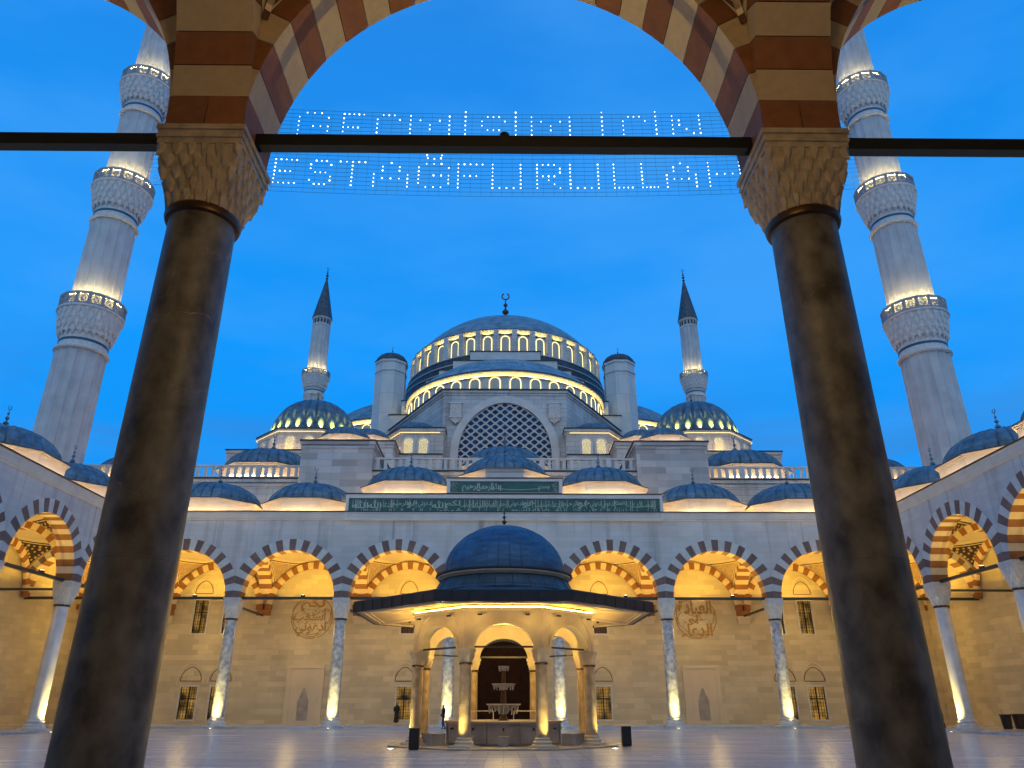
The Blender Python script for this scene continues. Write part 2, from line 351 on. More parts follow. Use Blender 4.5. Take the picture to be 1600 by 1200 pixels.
# muqarnas band: contour(u)->(x,y,nx,ny), tiers of pendent cells
def contour(kind, r, n=8):
    if kind == 'round':
        return lambda u: (r*cos(2*PI*u), r*sin(2*PI*u))
    def sq(u):     # square of half-size r, u from 0..1
        u = (u % 1)*4; k = int(u); f = u-k
        a = [(-r+2*r*f, -r), (r, -r+2*r*f), (r-2*r*f, r), (-r, r-2*r*f)][k]; return a
    return sq
def muqarnas(mb, z0, z1, r0, r1, tiers, cells, depth=0.06, mi=0, squareness=(0, 0), curve=1.0):
    """stepped stalactite corbelling: every tier is a row of small facetted niches with a hanging tip"""
    def rad_(t): return r0+(r1-r0)*(max(0, min(1, t))**curve)
    def P(u, rr, z):
        a = 2*PI*u; t = (z-z0)/(z1-z0)
        sq = squareness[0]+(squareness[1]-squareness[0])*max(0, min(1, t*1.4+0.1))
        c, s_ = cos(a), sin(a); k = (1-sq)+sq/max(abs(c), abs(s_))
        return (rr*c*k, rr*s_*k, z)
    K = cells*2; dz = (z1-z0)/tiers; vs = []; fs = []
    lev = [(z0-0.01, rad_(0)-0.01)]
    for k in range(tiers):
        lev += [(z0+dz*(k+0.45), rad_(k/tiers)), (z0+dz*(k+0.62), rad_((k+0.7)/tiers)-depth*0.2), (z0+dz*(k+1.0), rad_((k+0.7)/tiers))]
    lev.append((z1, r1))
    for z, rr in lev:
        for i in range(K): vs.append(P(i/K+0.125, rr, z))
    for q in range(len(lev)-1):
        for i in range(K): j = (i+1) % K; fs.append((q*K+i, q*K+j, (q+1)*K+j, (q+1)*K+i))
    mb.add(vs, fs, mi)
    for k in range(tiers):
        zt = z0+dz*(k+1)-0.002; ro = rad_((k+1)/tiers)+depth*0.35; ri = rad_(k/tiers)
        for i in range(cells):
            u = (i+(0.5 if k % 2 else 0))/cells+0.125; w = 0.46/cells
            zm = zt-dz*0.38; zl = zt-dz*1.18; rr = ro
            A = [P(u-w, rr-depth, zt), P(u-w*0.45, rr, zt), P(u+w*0.45, rr, zt), P(u+w, rr-depth, zt)]
            B = [P(u-w*0.9, rr-depth, zm), P(u-w*0.38, rr-depth*0.15, zm-dz*0.1), P(u+w*0.38, rr-depth*0.15, zm-dz*0.1), P(u+w*0.9, rr-depth, zm)]
            tip = P(u, ri+depth*0.25, zl); bk = P(u, ri-0.03, zt)
            mb.add(A+B+[tip, bk], [(0,1,5,4),(1,2,6,5),(2,3,7,6),(4,5,8),(5,6,8),(6,7,8),(0,4,8,9),(3,9,8,7),(0,9,3,2,1)], mi)
    return mb

# ------------------------------------------------------------------ setting
SP = 9.14           # bay spacing
HB = SP/2
RI = 3.95           # intrados radius
ZS = 10.0           # springing height
T = 0.96            # ring thickness
def sheet(name, x0, x1, y0, y1, z, m, lab=None):
    mb = MB(); mb.add([(x0,y0,z),(x1,y0,z),(x1,y1,z),(x0,y1,z)], [(0,1,2,3)])
    return mb.build(name, m, kind='structure')
sheet('ground', -1500, 1500, -1500, 1500, -0.05, 'court_marble')
sheet('courtyard_floor', -31.0, 31.0, 10.6, 64.0, 0.0, 'court_marble')
walk = MB()
walk.box(-42, 42, 64.0, 75, -0.04, 0.15); walk.box(-42, -31.0, 10.6, 64.0, -0.04, 0.15); walk.box(31.0, 42, 10.6, 64.0, -0.04, 0.15)
walk.box(-42, 42, -1.2, 10.6, -0.04, 0.15)
walk.build('pavement', 'court_marble', kind='structure')

# ------------------------------------------------------------------ voussoirs
NV = 25
VCACHE = {}
def voussoir_mesh(i, d0, d1, mats, n=NV, Ri=RI, Th=T, clip=HB-0.01, split=True):
    key = (i, d0, d1, mats, n, Ri, Th, clip)
    if key in VCACHE: return VCACHE[key]
    a0 = PI*i/n; a1 = PI*(i+1)/n; g = 0.0022 if Ri > 3.98 else 0.0012
    A = [a0+g, (a0+a1)/2, a1-g]; mb = MB(); vs = []
    for y in (d0, d1):
        for a in A: vs.append((Ri*cos(a), y, Ri*sin(a)))
        for a in A:
            ro = Ri+Th
            if abs(cos(a))*ro > clip: ro = clip/abs(cos(a))
            vs.append((ro*cos(a), y, ro*sin(a)))
    fs = [(0,1,4,3),(1,2,5,4),(6,9,10,7),(7,10,11,8),(3,4,10,9),(4,5,11,10),(0,6,7,1),(1,7,8,2),(0,3,9,6),(2,8,11,5)]
    mi = [0,0,1,1,0,0,1,1,0,0]
    mb.add(vs, fs); mb.m = mi
    me = mb.mesh('voussoir', mats); VCACHE[key] = me; return me
def arch_ring(parent, loc, rz, d0, d1, reds, whites, name='voussoir', n=NV, Ri=RI, Th=T, clip=HB-0.01, VS=1.0):
    for i in range(n):
        mats = reds if (i-(n//2)) % 2 == 0 else whites
        o = put(name, voussoir_mesh(i, d0, d1, mats, n, Ri, Th, clip), parent, loc, rz)
        if VS != 1.0: o.scale = (1, 1, VS)
def joined_ring(mb, M, d0, d1, Ri=RI, Th=T, n=NV, clip=HB-0.01, red=0, white=1):
    for i in range(n):
        me = voussoir_mesh(i, d0, d1, ('inner_red', 'inner_red'), n, Ri, Th, clip)
        mi = red if (i-(n//2)) % 2 == 0 else white
        mb.add([v.co[:] for v in me.vertices], [tuple(p.vertices) for p in me.polygons], mi, M)

# vault of one bay: pendentives, inner dome
def vault_meshes():
    a = HB-0.605; Ra = RI+0.52; rs = math.hypot(a, Ra); K = 12; Q = 10
    h0 = math.sqrt(rs*rs-2*a*a)+1e-4; pend = MB()
    hs = [h0+(Ra-h0)*(q/Q) for q in range(Q+1)]
    for c in range(4):
        M = Matrix.Rotation(PI/2*c, 4, 'Z'); vs = []; fs = []
        for h in hs:
            r = math.sqrt(max(1e-6, rs*rs-h*h)); ph = math.acos(min(1, a/r))
            for k in range(K+1):
                f = ph+(PI/2-2*ph)*k/K; vs.append((r*cos(f), r*sin(f), h))
        for q in range(Q):
            for k in range(K): fs.append((q*(K+1)+k, q*(K+1)+k+1, (q+1)*(K+1)+k+1, (q+1)*(K+1)+k))
        pend.add(vs, fs, 0, M)
    dome = MB(); dome.lathe([(a*1.0, Ra-0.02), (a*0.97, Ra+0.02), (a*0.97, Ra+0.15)]+[(a*0.97*cos(t), Ra+0.15+2.2*sin(t)) for t in [PI/2*i/10 for i in range(1, 11)]], 40)
    # ornament panel on the pendentives, slightly proud
    def panel(c, inset_lo, inset_hi, shrink, out):
        M = Matrix.Rotation(PI/2*c, 4, 'Z'); vs = []; fs = []; q_ = 8; k_ = 8
        for i in range(q_+1):
            h = h0+(Ra-h0)*(inset_lo+(inset_hi-inset_lo)*i/q_)
            r = math.sqrt(max(1e-6, rs*rs-h*h)); ph = math.acos(min(1, a/r)); ph = ph+shrink/ r
            if ph > PI/4-0.01: ph = PI/4-0.01
            r2 = r-out
            for k in range(k_+1):
                f = ph+(PI/2-2*ph)*k/k_; vs.append((r2*cos(f), r2*sin(f), h-out*h/rs))
        for i in range(q_):
            for k in range(k_): fs.append((i*(k_+1)+k, i*(k_+1)+k+1, (i+1)*(k_+1)+k+1, (i+1)*(k_+1)+k))
        return vs, fs, M
    return pend, dome, panel, a, rs, h0, Ra
PEND, VDOME, PANEL, VA, VR, VH0, VRA = vault_meshes()
def rosette(mb, c, up, side, r, mi):
    n = 12; nrm = side.cross(up); vs = [tuple(c)]
    for i in range(n):
        rr = r*(1.0 if i % 2 == 0 else 0.62); a = 2*PI*i/n
        vs.append(tuple(c+side*(rr*cos(a))+up*(rr*sin(a))))
    mb.add(vs, [(0, 1+i, 1+(i+1) % n) for i in range(n)], mi)
def ornament(style):
    mb = MB()
    for c in range(4):
        for (lo, hi, sh, out, mi) in ((0.05, 0.95, 0.10, 0.02, 0), (0.11, 0.92, 0.17, 0.03, 1), (0.15, 0.90, 0.23, 0.04, 2)):
            vs, fs, M = PANEL(c, lo, hi, sh, out); mb.add(vs, fs, mi, M)
        M = Matrix.Rotation(PI/2*c, 4, 'Z')
        if style == 'navy':
            rnd = random.Random(3)
            for q in range(8):
                h = VH0+(VRA-VH0)*(0.24+0.60*q/7); r = math.sqrt(VR*VR-h*h); ph = math.acos(min(1, VA/r))+0.42/r
                if ph > PI/4: continue
                wdt = (PI/2-2*ph)*r; n = max(1, int(wdt/0.42)+1)
                for k in range(n):
                    f = PI/4 if n == 1 else ph+(PI/2-2*ph)*(k+(0.0 if q % 2 else 0.0))/(n-1)
                    p = Vector((r*cos(f), r*sin(f), h)); nn = p.normalized(); p = nn*(VR-0.07)
                    up = (Vector((0,0,1))-nn*nn.z).normalized(); sd = nn.cross(up)
                    o = len(mb.v); rosette(mb, p, up, sd, 0.155 if (q+k) % 2 else 0.11, 3)
                    for z in range(o, len(mb.v)): mb.v[z] = tuple(M @ Vector(mb.v[z]))
    return mb
PEND_ME = PEND.mesh('pendentive', 'cream_plaster', True)
VDOME_ME = VDOME.mesh('vault_dome', 'cream_plaster', True, 30)
ORN_NAVY = ornament('navy').mesh('pendentive_ornament', ['ornament_navy', 'inner_cream', 'ornament_navy', 'ornament_gold'], False)
ORN_BEIGE = ornament('beige').mesh('pendentive_ornament', ['dark_line', 'inner_cream', 'ornament_beige', 'ornament_gold'], False)

# column with capital and base, meshes shared
def column_meshes(marble, capst, zc=8.35, r=0.5, n=28, tiers=4, cells=12, top=9.99, half=0.66, neck='bronze', mdep=0.055):
    sh = MB(); sh.lathe([(r*1.02, 0.80), (r, 1.2), (r*0.985, 4.0), (r*0.95, zc-0.1)], n)
    ba = MB(); ba.lathe([(r*1.45, 0.15), (r*1.45, 0.32), (r*1.38, 0.36), (r*1.40, 0.44), (r*1.28, 0.52), (r*1.12, 0.58), (r*1.2, 0.64), (r*1.2, 0.70), (r*1.06, 0.76), (r*1.02, 0.80)], n)
    ba.box(-r*1.6, r*1.6, -r*1.6, r*1.6, 0.10, 0.22)
    ca = MB(); h = top-zc
    muqarnas(ca, zc, zc+h*0.74, r*1.02, half*0.97, tiers, cells, depth=mdep, squareness=(0, 1), curve=1.15)
    z1 = zc+h*0.74
    for (a, b, q) in ((0.0, 0.30, 0.985), (0.30, 0.5, 1.02), (0.5, 0.72, 1.0), (0.72, 1.0, 1.045)):
        ca.box(-half*q, half*q, -half*q, half*q, z1+(top-z1)*a, z1+(top-z1)*b-0.006)
    nk = MB(); nk.lathe([(r*0.95, zc-0.14), (r*1.06, zc-0.12), (r*1.1, zc-0.06), (r*1.06, zc), (r*1.0, zc+0.02)], n)
    return (sh.mesh('shaft', marble, True, 40), ca.mesh('capital', capst), ba.mesh('base', capst, True, 40), nk.mesh('collar', neck, True, 40))
JOINT = MB(); JOINT.lathe([(0.492, 3.365), (0.4985, 3.37), (0.4985, 3.38), (0.492, 3.385)], 56); JOINT_ME = JOINT.mesh('joint', 'dark_marble', True)
def place_column(parent, loc, ms, label=None):
    s = put('column', ms[0], parent, loc)
    if ms is COL_NEAR: put('joint', JOINT_ME, s)
    put('capital', ms[1], s); put('base', ms[2], s); put('collar', ms[3], s)
    if label: s['label'] = label
    return s
COL_NEAR = None
COL_FACADE = column_meshes('grey_marble', 'capital_stone')
COL_WING = column_meshes('wing_marble', 'capital_stone')
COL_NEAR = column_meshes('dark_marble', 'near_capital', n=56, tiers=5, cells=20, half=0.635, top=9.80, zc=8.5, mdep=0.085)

# gallery roof dome with its octagonal drum (local z 0 = roof)
GD = ribbed_dome(4.05, 2.25, 28, 12, 0.12, 0.04).mesh('dome', 'lead', True, 35)
FIN = finial_mb(1.9).mesh('finial', 'lead', True, 50)
def drum_mesh(ap=4.15, h=1.42, m='plain_stone'):
    k = 1/cos(PI/8); mb = MB()
    mb.ngon(8, ap*k, 0, h-0.32); mb.ngon(8, (ap+0.05)*k, h-0.32, h-0.22); mb.ngon(8, (ap+0.13)*k, h-0.22, h-0.10); mb.ngon(8, (ap+0.22)*k, h-0.10, h-0.03)
    mb.ngon(8, (ap+0.26)*k, h-0.03, h+0.03, mi=1)
    return mb.mesh('drum', [m, 'coping'])
DRUM = drum_mesh()
LEDRING = MB()
LEDRING.tube([(4.54/cos(PI/8)*cos(PI/8+PI/4*i), 4.54/cos(PI/8)*sin(PI/8+PI/4*i), 0.09) for i in range(8)], 0.05, 4, closed=True)
LEDRING_ME = LEDRING.mesh('led_strip', 'led_drum')
def roof_dome(parent, x, y, z, s=1.0):
    d = put('dome', GD, parent, (x, y, z+1.42*s)); d.scale = (s, s, s)
    f = put('finial', FIN, d, (0, 0, 2.2))
    q = put('drum', DRUM, d, (0, 0, -1.42)); put('led_strip', LEDRING_ME, d, (0, 0, -1.42))
    return d

def pointed(w, h_rise, n=10):      # pointed arch outline from (-w/2,0) to (w/2,0)
    pts = []
    Rr = w*0.62; cx = -w/2+Rr; top = math.sqrt(Rr*Rr-cx*cx)
    for i in range(n+1):
        a = PI-(PI-math.acos(-cx/Rr))*i/n
        pts.append((cx+Rr*cos(a), Rr*sin(a)*h_rise/top))
    return pts+[(-x, z) for x, z in pts[-2::-1]]
def strip_along(mb, pts, w, y0, y1, mi=0, M=None):   # band following an open outline in XZ
    n = len(pts); P = [Vector((p[0], p[1])) for p in pts]; nor = []
    for i in range(n):
        d = (P[min(i+1, n-1)]-P[max(i-1, 0)]).normalized(); nor.append(Vector((-d.y, d.x)))
    vs = []
    for y in (y0, y1):
        for i in range(n): vs.append((P[i].x, y, P[i].y))
        for i in range(n): q = P[i]+nor[i]*w; vs.append((q.x, y, q.y))
    fs = []
    for i in range(n-1):
        fs += [(i, i+1, n+i+1, n+i), (2*n+i, 3*n+i, 3*n+i+1, 2*n+i+1), (i, 2*n+i, 2*n+i+1, i+1), (n+i, n+i+1, 3*n+i+1, 3*n+i)]
    fs += [(0, n, 3*n, 2*n), (n-1, 3*n-1, 4*n-1, 2*n-1)]
    mb.add(vs, fs, mi, M)

# window of the gallery back wall
def gallery_window(parent, x, y, z0, w, h, tymp_z, kind='grille', glassm='window_glass'):
    fr = MB(); t = 0.13
    for (a, b, c, d) in ((-w/2-t, -w/2, z0-t, z0+h+t), (w/2, w/2+t, z0-t, z0+h+t), (-w/2, w/2, z0-t, z0), (-w/2, w/2, z0+h, z0+h+t)):
        fr.box(a, b, -0.07, 0.25, c, d)
    f = fr.build('window', 'capital_stone', parent, (x, y, 0))
    MB().box(-w/2, w/2, 0.27, 0.30, z0, z0+h).build('pane', glassm, f)
    g = MB()
    for i in range(1, 6): g.box(-w/2+w*i/6-0.018, -w/2+w*i/6+0.018, 0.0, 0.03, z0, z0+h)
    k = int(h/0.27)
    for i in range(1, k): g.box(-w/2, w/2, 0.032, 0.06, z0+h*i/k-0.018, z0+h*i/k+0.018)
    g.box(-0.05, 0.05, 0.14, 0.2, z0, z0+h); g.box(-w/2, w/2, 0.202, 0.26, z0+h*0.62, z0+h*0.62+0.09)
    g.build('grille', 'black_metal', f)
    tw = w+0.35; o = [(px, tymp_z+pz) for px, pz in pointed(tw, 1.15)]
    tb = MB(); strip_along(tb, o, 0.06, -0.03, 0.0, 0); tb.box(-tw/2-0.02, tw/2+0.02, -0.031, 0.0, tymp_z-0.06, tymp_z)
    o2 = [(px, tymp_z-0.3+pz) for px, pz in pointed(tw+0.5, 1.85)]
    strip_along(tb, o2, 0.10, -0.05, 0.0, 1)
    tb.build('tympanum', ['dark_line', 'cream_plaster'], f)
    return f

def script_mesh(text, w, h, off=0.012):
    cu = bpy.data.curves.new('t', 'FONT'); cu.body = text; cu.extrude = 0.0; cu.offset = off
    o = bpy.data.objects.new('t', cu); COL.objects.link(o)
    dg = bpy.context.evaluated_depsgraph_get(); dg.update()
    me = bpy.data.meshes.new_from_object(o.evaluated_get(dg)); bpy.data.objects.remove(o); bpy.data.curves.remove(cu)
    xs = [v.co.x for v in me.vertices]; ys = [v.co.y for v in me.vertices]
    x0, x1, y0, y1 = min(xs), max(xs), min(ys), max(ys)
    vs = [((v.co.x-x0)/(x1-x0)*w-w/2, (v.co.y-y0)/(y1-y0)*h-h/2) for v in me.vertices]
    fs = [tuple(p.vertices) for p in me.polygons]; bpy.data.meshes.remove(me)
    return vs, fs
# joined Arabic in presentation forms, written left to right in visual order
AR = {
 'idauni': '\uFEF2\uFEE7\uFEEE\uFECB\uFEA9\u0627', 'astajib': '\uFE90\uFEA0\uFE98\uFEB3\uFE83', 'lakum': '\uFEE2\uFEDC\uFEDF',
 'aldua': '\u0621\uFE8E\uFECB\uFEAA\uFEDF\u0627', 'huwa': '\uFEEE\uFEEB', 'alibada': '\uFE93\u062F\uFE8E\uFE92\uFECC\uFEDF\u0627',
 'bism': '\uFEE2\uFEB4\uFE91', 'allah': '\uFDF2', 'rahman': '\uFEE6\uFEE4\uFEA3\uFEAE\uFEDF\u0627', 'rahim': '\uFEE2\uFEF4\uFEA3\uFEAE\uFEDF\u0627'}

def medallion(parent, x, y, z, rows, r=1.55):
    mb = MB()
    k = len(rows)
    for i, (txt, zz, w, h) in enumerate(rows):
        vs, fs = script_mesh(txt, w, h, 0.03)
        mb.add([(a, -0.02-0.002*i, b+zz) for a, b in vs], [f[::-1] for f in fs])
    for (rr, a0, a1, wd) in ((r, -70, 55, 0.08), (r*0.97, 180, 285, 0.09), (r*0.8, 255, 330, 0.07), (r, 120, 165, 0.05)):
        pts = [(rr*cos(R(a0+(a1-a0)*i/18)), rr*sin(R(a0+(a1-a0)*i/18))) for i in range(19)]
        strip_along(mb, pts, wd, -0.03, -0.005)
    for (cx, cz, rr, a0, a1) in ((0.5, 0.4, 1.35, -20, 95), (-0.4, 0.2, 1.45, 100, 200), (0.1, -0.5, 1.3, 200, 320), (0.9, 0.1, 0.9, -60, 60), (-0.9, -0.2, 0.85, 120, 250), (0.0, 1.0, 0.9, 190, 330)):
        pts = [(cx+rr*cos(R(a0+(a1-a0)*i/14)), cz+rr*sin(R(a0+(a1-a0)*i/14))) for i in range(15)]
        if all(px*px+pz*pz < (r*1.02)**2 for px, pz in pts): strip_along(mb, pts, 0.06, -0.034, -0.005)
    rnd = random.Random(5+int(x))
    for i in range(60):
        a = rnd.uniform(0, 2*PI); q = rnd.uniform(0.15, 1.0)*r; s = rnd.uniform(0.03, 0.06)
        mb.box(-s, s, -0.03, -0.005, -s, s, 0, Matrix.Translation((q*cos(a), 0, q*sin(a))) @ Matrix.Rotation(PI/4, 4, 'Y'))
    o = mb.build('calligraphy', 'gold_script', parent, (x, y, z))
    return o

def holed_wall(mb, x0, x1, z0, z1, y, holes, depth=0.35, mi=0):
    xs = sorted({x0, x1, *[v for h in holes for v in (h[0], h[1])]}); zs = sorted({z0, z1, *[v for h in holes for v in (h[2], h[3])]})
    for i in range(len(xs)-1):
        for j in range(len(zs)-1):
            cx = (xs[i]+xs[i+1])/2; cz = (zs[j]+zs[j+1])/2
            if any(h[0] < cx < h[1] and h[2] < cz < h[3] for h in holes): continue
            mb.add([(xs[i], y, zs[j]), (xs[i+1], y, zs[j]), (xs[i+1], y, zs[j+1]), (xs[i], y, zs[j+1])], [(0, 1, 2, 3)], mi)
    for (a, b, c, d) in holes:
        mb.add([(a,y,c),(b,y,c),(b,y,d),(a,y,d),(a,y+depth,c),(b,y+depth,c),(b,y+depth,d),(a,y+depth,d)], [(0,1,5,4),(1,2,6,5),(2,3,7,6),(3,0,4,7)], mi)
    mb.box(x0, x1, y+depth+0.02, y+depth+0.35, z0, z1, mi)

WARM = (1.0, 0.57, 0.06)
UPC = (1.0, 0.74, 0.20)
def arcade(name, label, loc, rz, bays, cols, ztop, wallx, colm, vm, im, orn, back=HB*2-0.55, wallm='white_stone', lamp=700,
           detail=True, windows=(), roofz=None, domez=None, uplight=True, corner=None, rodm='rod_paint', ringd=(-0.61, 0.61), group=None, backm='cream_wall', thick=0.6, transcols=None, ZS=ZS, VS=1.0, RI=RI, wallbays=(), backx=None):
    t = thing(name, label, 'arcade', loc, rz, group)
    w = MB(); x0, x1 = wallx; Rw = RI+0.35; b0 = sorted(bays); y0, y1 = -thick+0.02, thick-0.02
    # wall above the arches
    def quadcol(xa, xb, za, zb, zt):
        w.add([(xa,y0,za),(xb,y0,zb),(xb,y0,zt),(xa,y0,zt),(xa,y1,za),(xb,y1,zb),(xb,y1,zt),(xa,y1,zt)], [(0,1,2,3),(4,7,6,5),(0,4,5,1),(3,2,6,7)])
    prev = x0
    for bx in b0:
        if bx-Rw > prev+0.001: quadcol(prev, bx-Rw, ZS, ZS, ztop)
        n = 28
        for i in range(n):
            a = PI-PI*i/n; b = PI-PI*(i+1)/n
            quadcol(bx+Rw*cos(a), bx+Rw*cos(b), ZS+VS*Rw*sin(a), ZS+VS*Rw*sin(b), ztop)
        prev = bx+Rw
    if x1 > prev: quadcol(prev, x1, ZS, ZS, ztop)
    w.build('wall', wallm, t)
    co = MB(); L0, L1 = wallx
    co.box(L0, L1, -thick-0.06, -thick+0.018, ztop-0.62, ztop-0.46); co.box(L0, L1, -thick-0.12, -thick+0.018, ztop-0.457, ztop-0.30)
    co.box(L0, L1, -thick-0.20, thick, ztop+0.002, ztop+0.10); co.box(L0, L1, -thick-0.14, -thick+0.018, ztop-0.297, ztop-0.0)
    co.build('cornice', 'plain_stone', t)
    MB().box(L0, L1, -thick-0.26, thick, ztop+0.104, ztop+0.19).build('coping', 'coping', t)
    for bx in b0: arch_ring(t, (bx, 0, ZS), 0, ringd[0], ringd[1], (vm[0], im[0]), (vm[1], im[1]), Ri=RI, VS=VS)
    # transverse arches, wall arches
    joined = MB(); ty = (thick+back)/2
    Rt = RI
    for cx in (transcols or cols):
        M = Matrix.Translation((cx, HB, ZS)) @ Matrix.Rotation(PI/2, 4, 'Z')
        if name == 'entrance_arcade': arch_ring(t, (cx, HB, ZS), PI/2, -0.6, 0.6, (im[0], im[0]), (im[1], im[1]), Ri=RI, VS=VS)
        else: joined_ring(joined, M, -0.6, 0.6)
    yb = back
    wallarch = MB()
    for bx in b0:
        joined_ring(joined, Matrix.Translation((bx, yb-0.26, ZS)), -0.12, 0.12, Ri=RI-0.1, Th=0.62)
    joined.build('vault_arch', [im[0], im[1]], t, kind='stuff')
    # wall pilaster corbels under the transverse arches
    cb = MB()
    for cx in (transcols or cols):
        cb.box(cx-0.62, cx+0.62, yb-0.40, yb, ZS-0.55, ZS-0.02, 1)
        cb.box(cx-0.66, cx+0.66, yb-0.44, yb, ZS-0.78, ZS-0.553, 0); cb.box(cx-0.6, cx+0.6, yb-0.34, yb, ZS-0.98, ZS-0.783, 0); cb.box(cx-0.54, cx+0.54, yb-0.24, yb, ZS-1.25, ZS-0.983, 0)
    cb.build('corbel', ['cream_plaster', im[0]], t, kind='stuff')
    # back wall
    holes = [(x-w_/2, x+w_/2, z, z+h_) for (x, z, w_, h_, tz, g) in windows]
    bx_ = backx or (x0, x1)
    bw = MB(); holed_wall(bw, bx_[0], bx_[1], 0.14, roofz or ztop-0.2, yb, holes); 
    bw.box(bx_[0], bx_[1], yb-0.06, yb, 0.15, 0.5)
    bw.build('back_wall', backm, t)
    for (x, z, w_, h_, tz, g) in windows: gallery_window(t, x, yb, z, w_, h_, tz, glassm=g)
    # vaults, roof
    for bx in b0:
        
        pq = put('pendentive', PEND_ME, t, (bx, HB, ZS)); vq = put('vault', VDOME_ME, t, (bx, HB, ZS)); pq.scale = vq.scale = (1, 1, VS if VS == 1 else 1.06)
        put('pendentive_ornament', orn, t, (bx, HB, ZS), kind='stuff')
    rz_ = (roofz or ztop-0.2)
    MB().box(x0, x1, thick+0.0, back+0.7, rz_-0.12, rz_).build('roof', 'dark_lead', t)
    for bx in b0:
        if domez is not None: roof_dome(t, bx, HB, domez(bx) if callable(domez) else domez)
    for cx in cols: place_column(t, (cx, 0, 0), colm)
    # tie rods
    xs = sorted(cols)
    for bx in b0:
        MB().box(bx-HB+0.60, bx+HB-0.60, -0.09, 0.09, 9.90, 10.12).build('tie_rod', rodm, t)
    for cx in ([] if name == 'entrance_arcade' else (transcols or cols)):
        MB().box(cx-0.08, cx+0.08, 0.60, back-0.42, ZS-0.62, ZS-0.46).build('tie_rod', rodm, t)
    # lamps that sit on the tie rods and wash the vault, plus added fill
    for bx in b0:
        l = MB(); l.box(-0.14, 0.14, -0.12, 0.12, 0, 0.16); l.box(-0.10, 0.10, -0.09, 0.09, 0.162, 0.175, 1)
        if lamp:
            o = l.build('vault_lamp', ['black_metal', 'lamp_lens'], t, (bx+1.2, 0.0, ZS+0.12))
            spot(t, (bx, HB-0.2, ZS+0.35), (R(180), 0, 0), lamp, WARM, R(172), 0.25, 0.25)
            point(t, (bx, HB, ZS-2.2), lamp*0.19, (1.0, 0.66, 0.20), 0.5)  # added fill with no fixture, brightens the lower gallery walls
    if uplight:
        for cx in cols:
            l = MB(); l.lathe([(0.13, 0.0), (0.13, 0.03), (0.10, 0.03)], 12); l.lathe([(0.0, 0.035), (0.10, 0.03)], 12, 1)
            o = l.build('column_uplight', ['black_metal', 'lamp_lens'], t, (cx, -1.25, 0.0))
            spot(t, (cx, -1.25, 0.10), (R(180-10), 0, 0), uplight, UPC, R(88), 1.0, 0.05)
    return t

# windows: (x, z0, w, h, tympanum z, glass)
fw = []
for s in (-1, 1):
    for dx in (-1.4, 1.4):
        fw.append((s*(27.42+dx*0.98), 0.5, 1.5, 2.75, 3.75, 'window_glass')); fw.append((s*(27.42+dx), 7.9, 1.25, 3.0, 11.55, 'window_glass'))
    fw.append((s*9.14, 0.5, 1.35, 2.75, 3.75, 'window_glass')); fw.append((s*9.14, 7.9, 1.25, 3.0, 11.55, 'shutter'))
def facade_domez(bx):
    a = abs(bx)
    return 17.4+(2.75 if a < 1 else (1.6 if a < 12 else 0.0))
facade = arcade('facade_arcade', 'seven-arched stone arcade across the far side of the courtyard, below the green inscription', (0, 65, 0), 0,
    [SP*k for k in range(-4, 5)], [SP*(k+0.5) for k in range(-4, 4)], 17.15, (-42, 42), COL_FACADE,
    ('red_voussoir', 'white_voussoir'), ('inner_red', 'inner_cream'), ORN_BEIGE, lamp=1150, windows=fw, roofz=17.2, domez=facade_domez, uplight=2100)
FY = 65.0
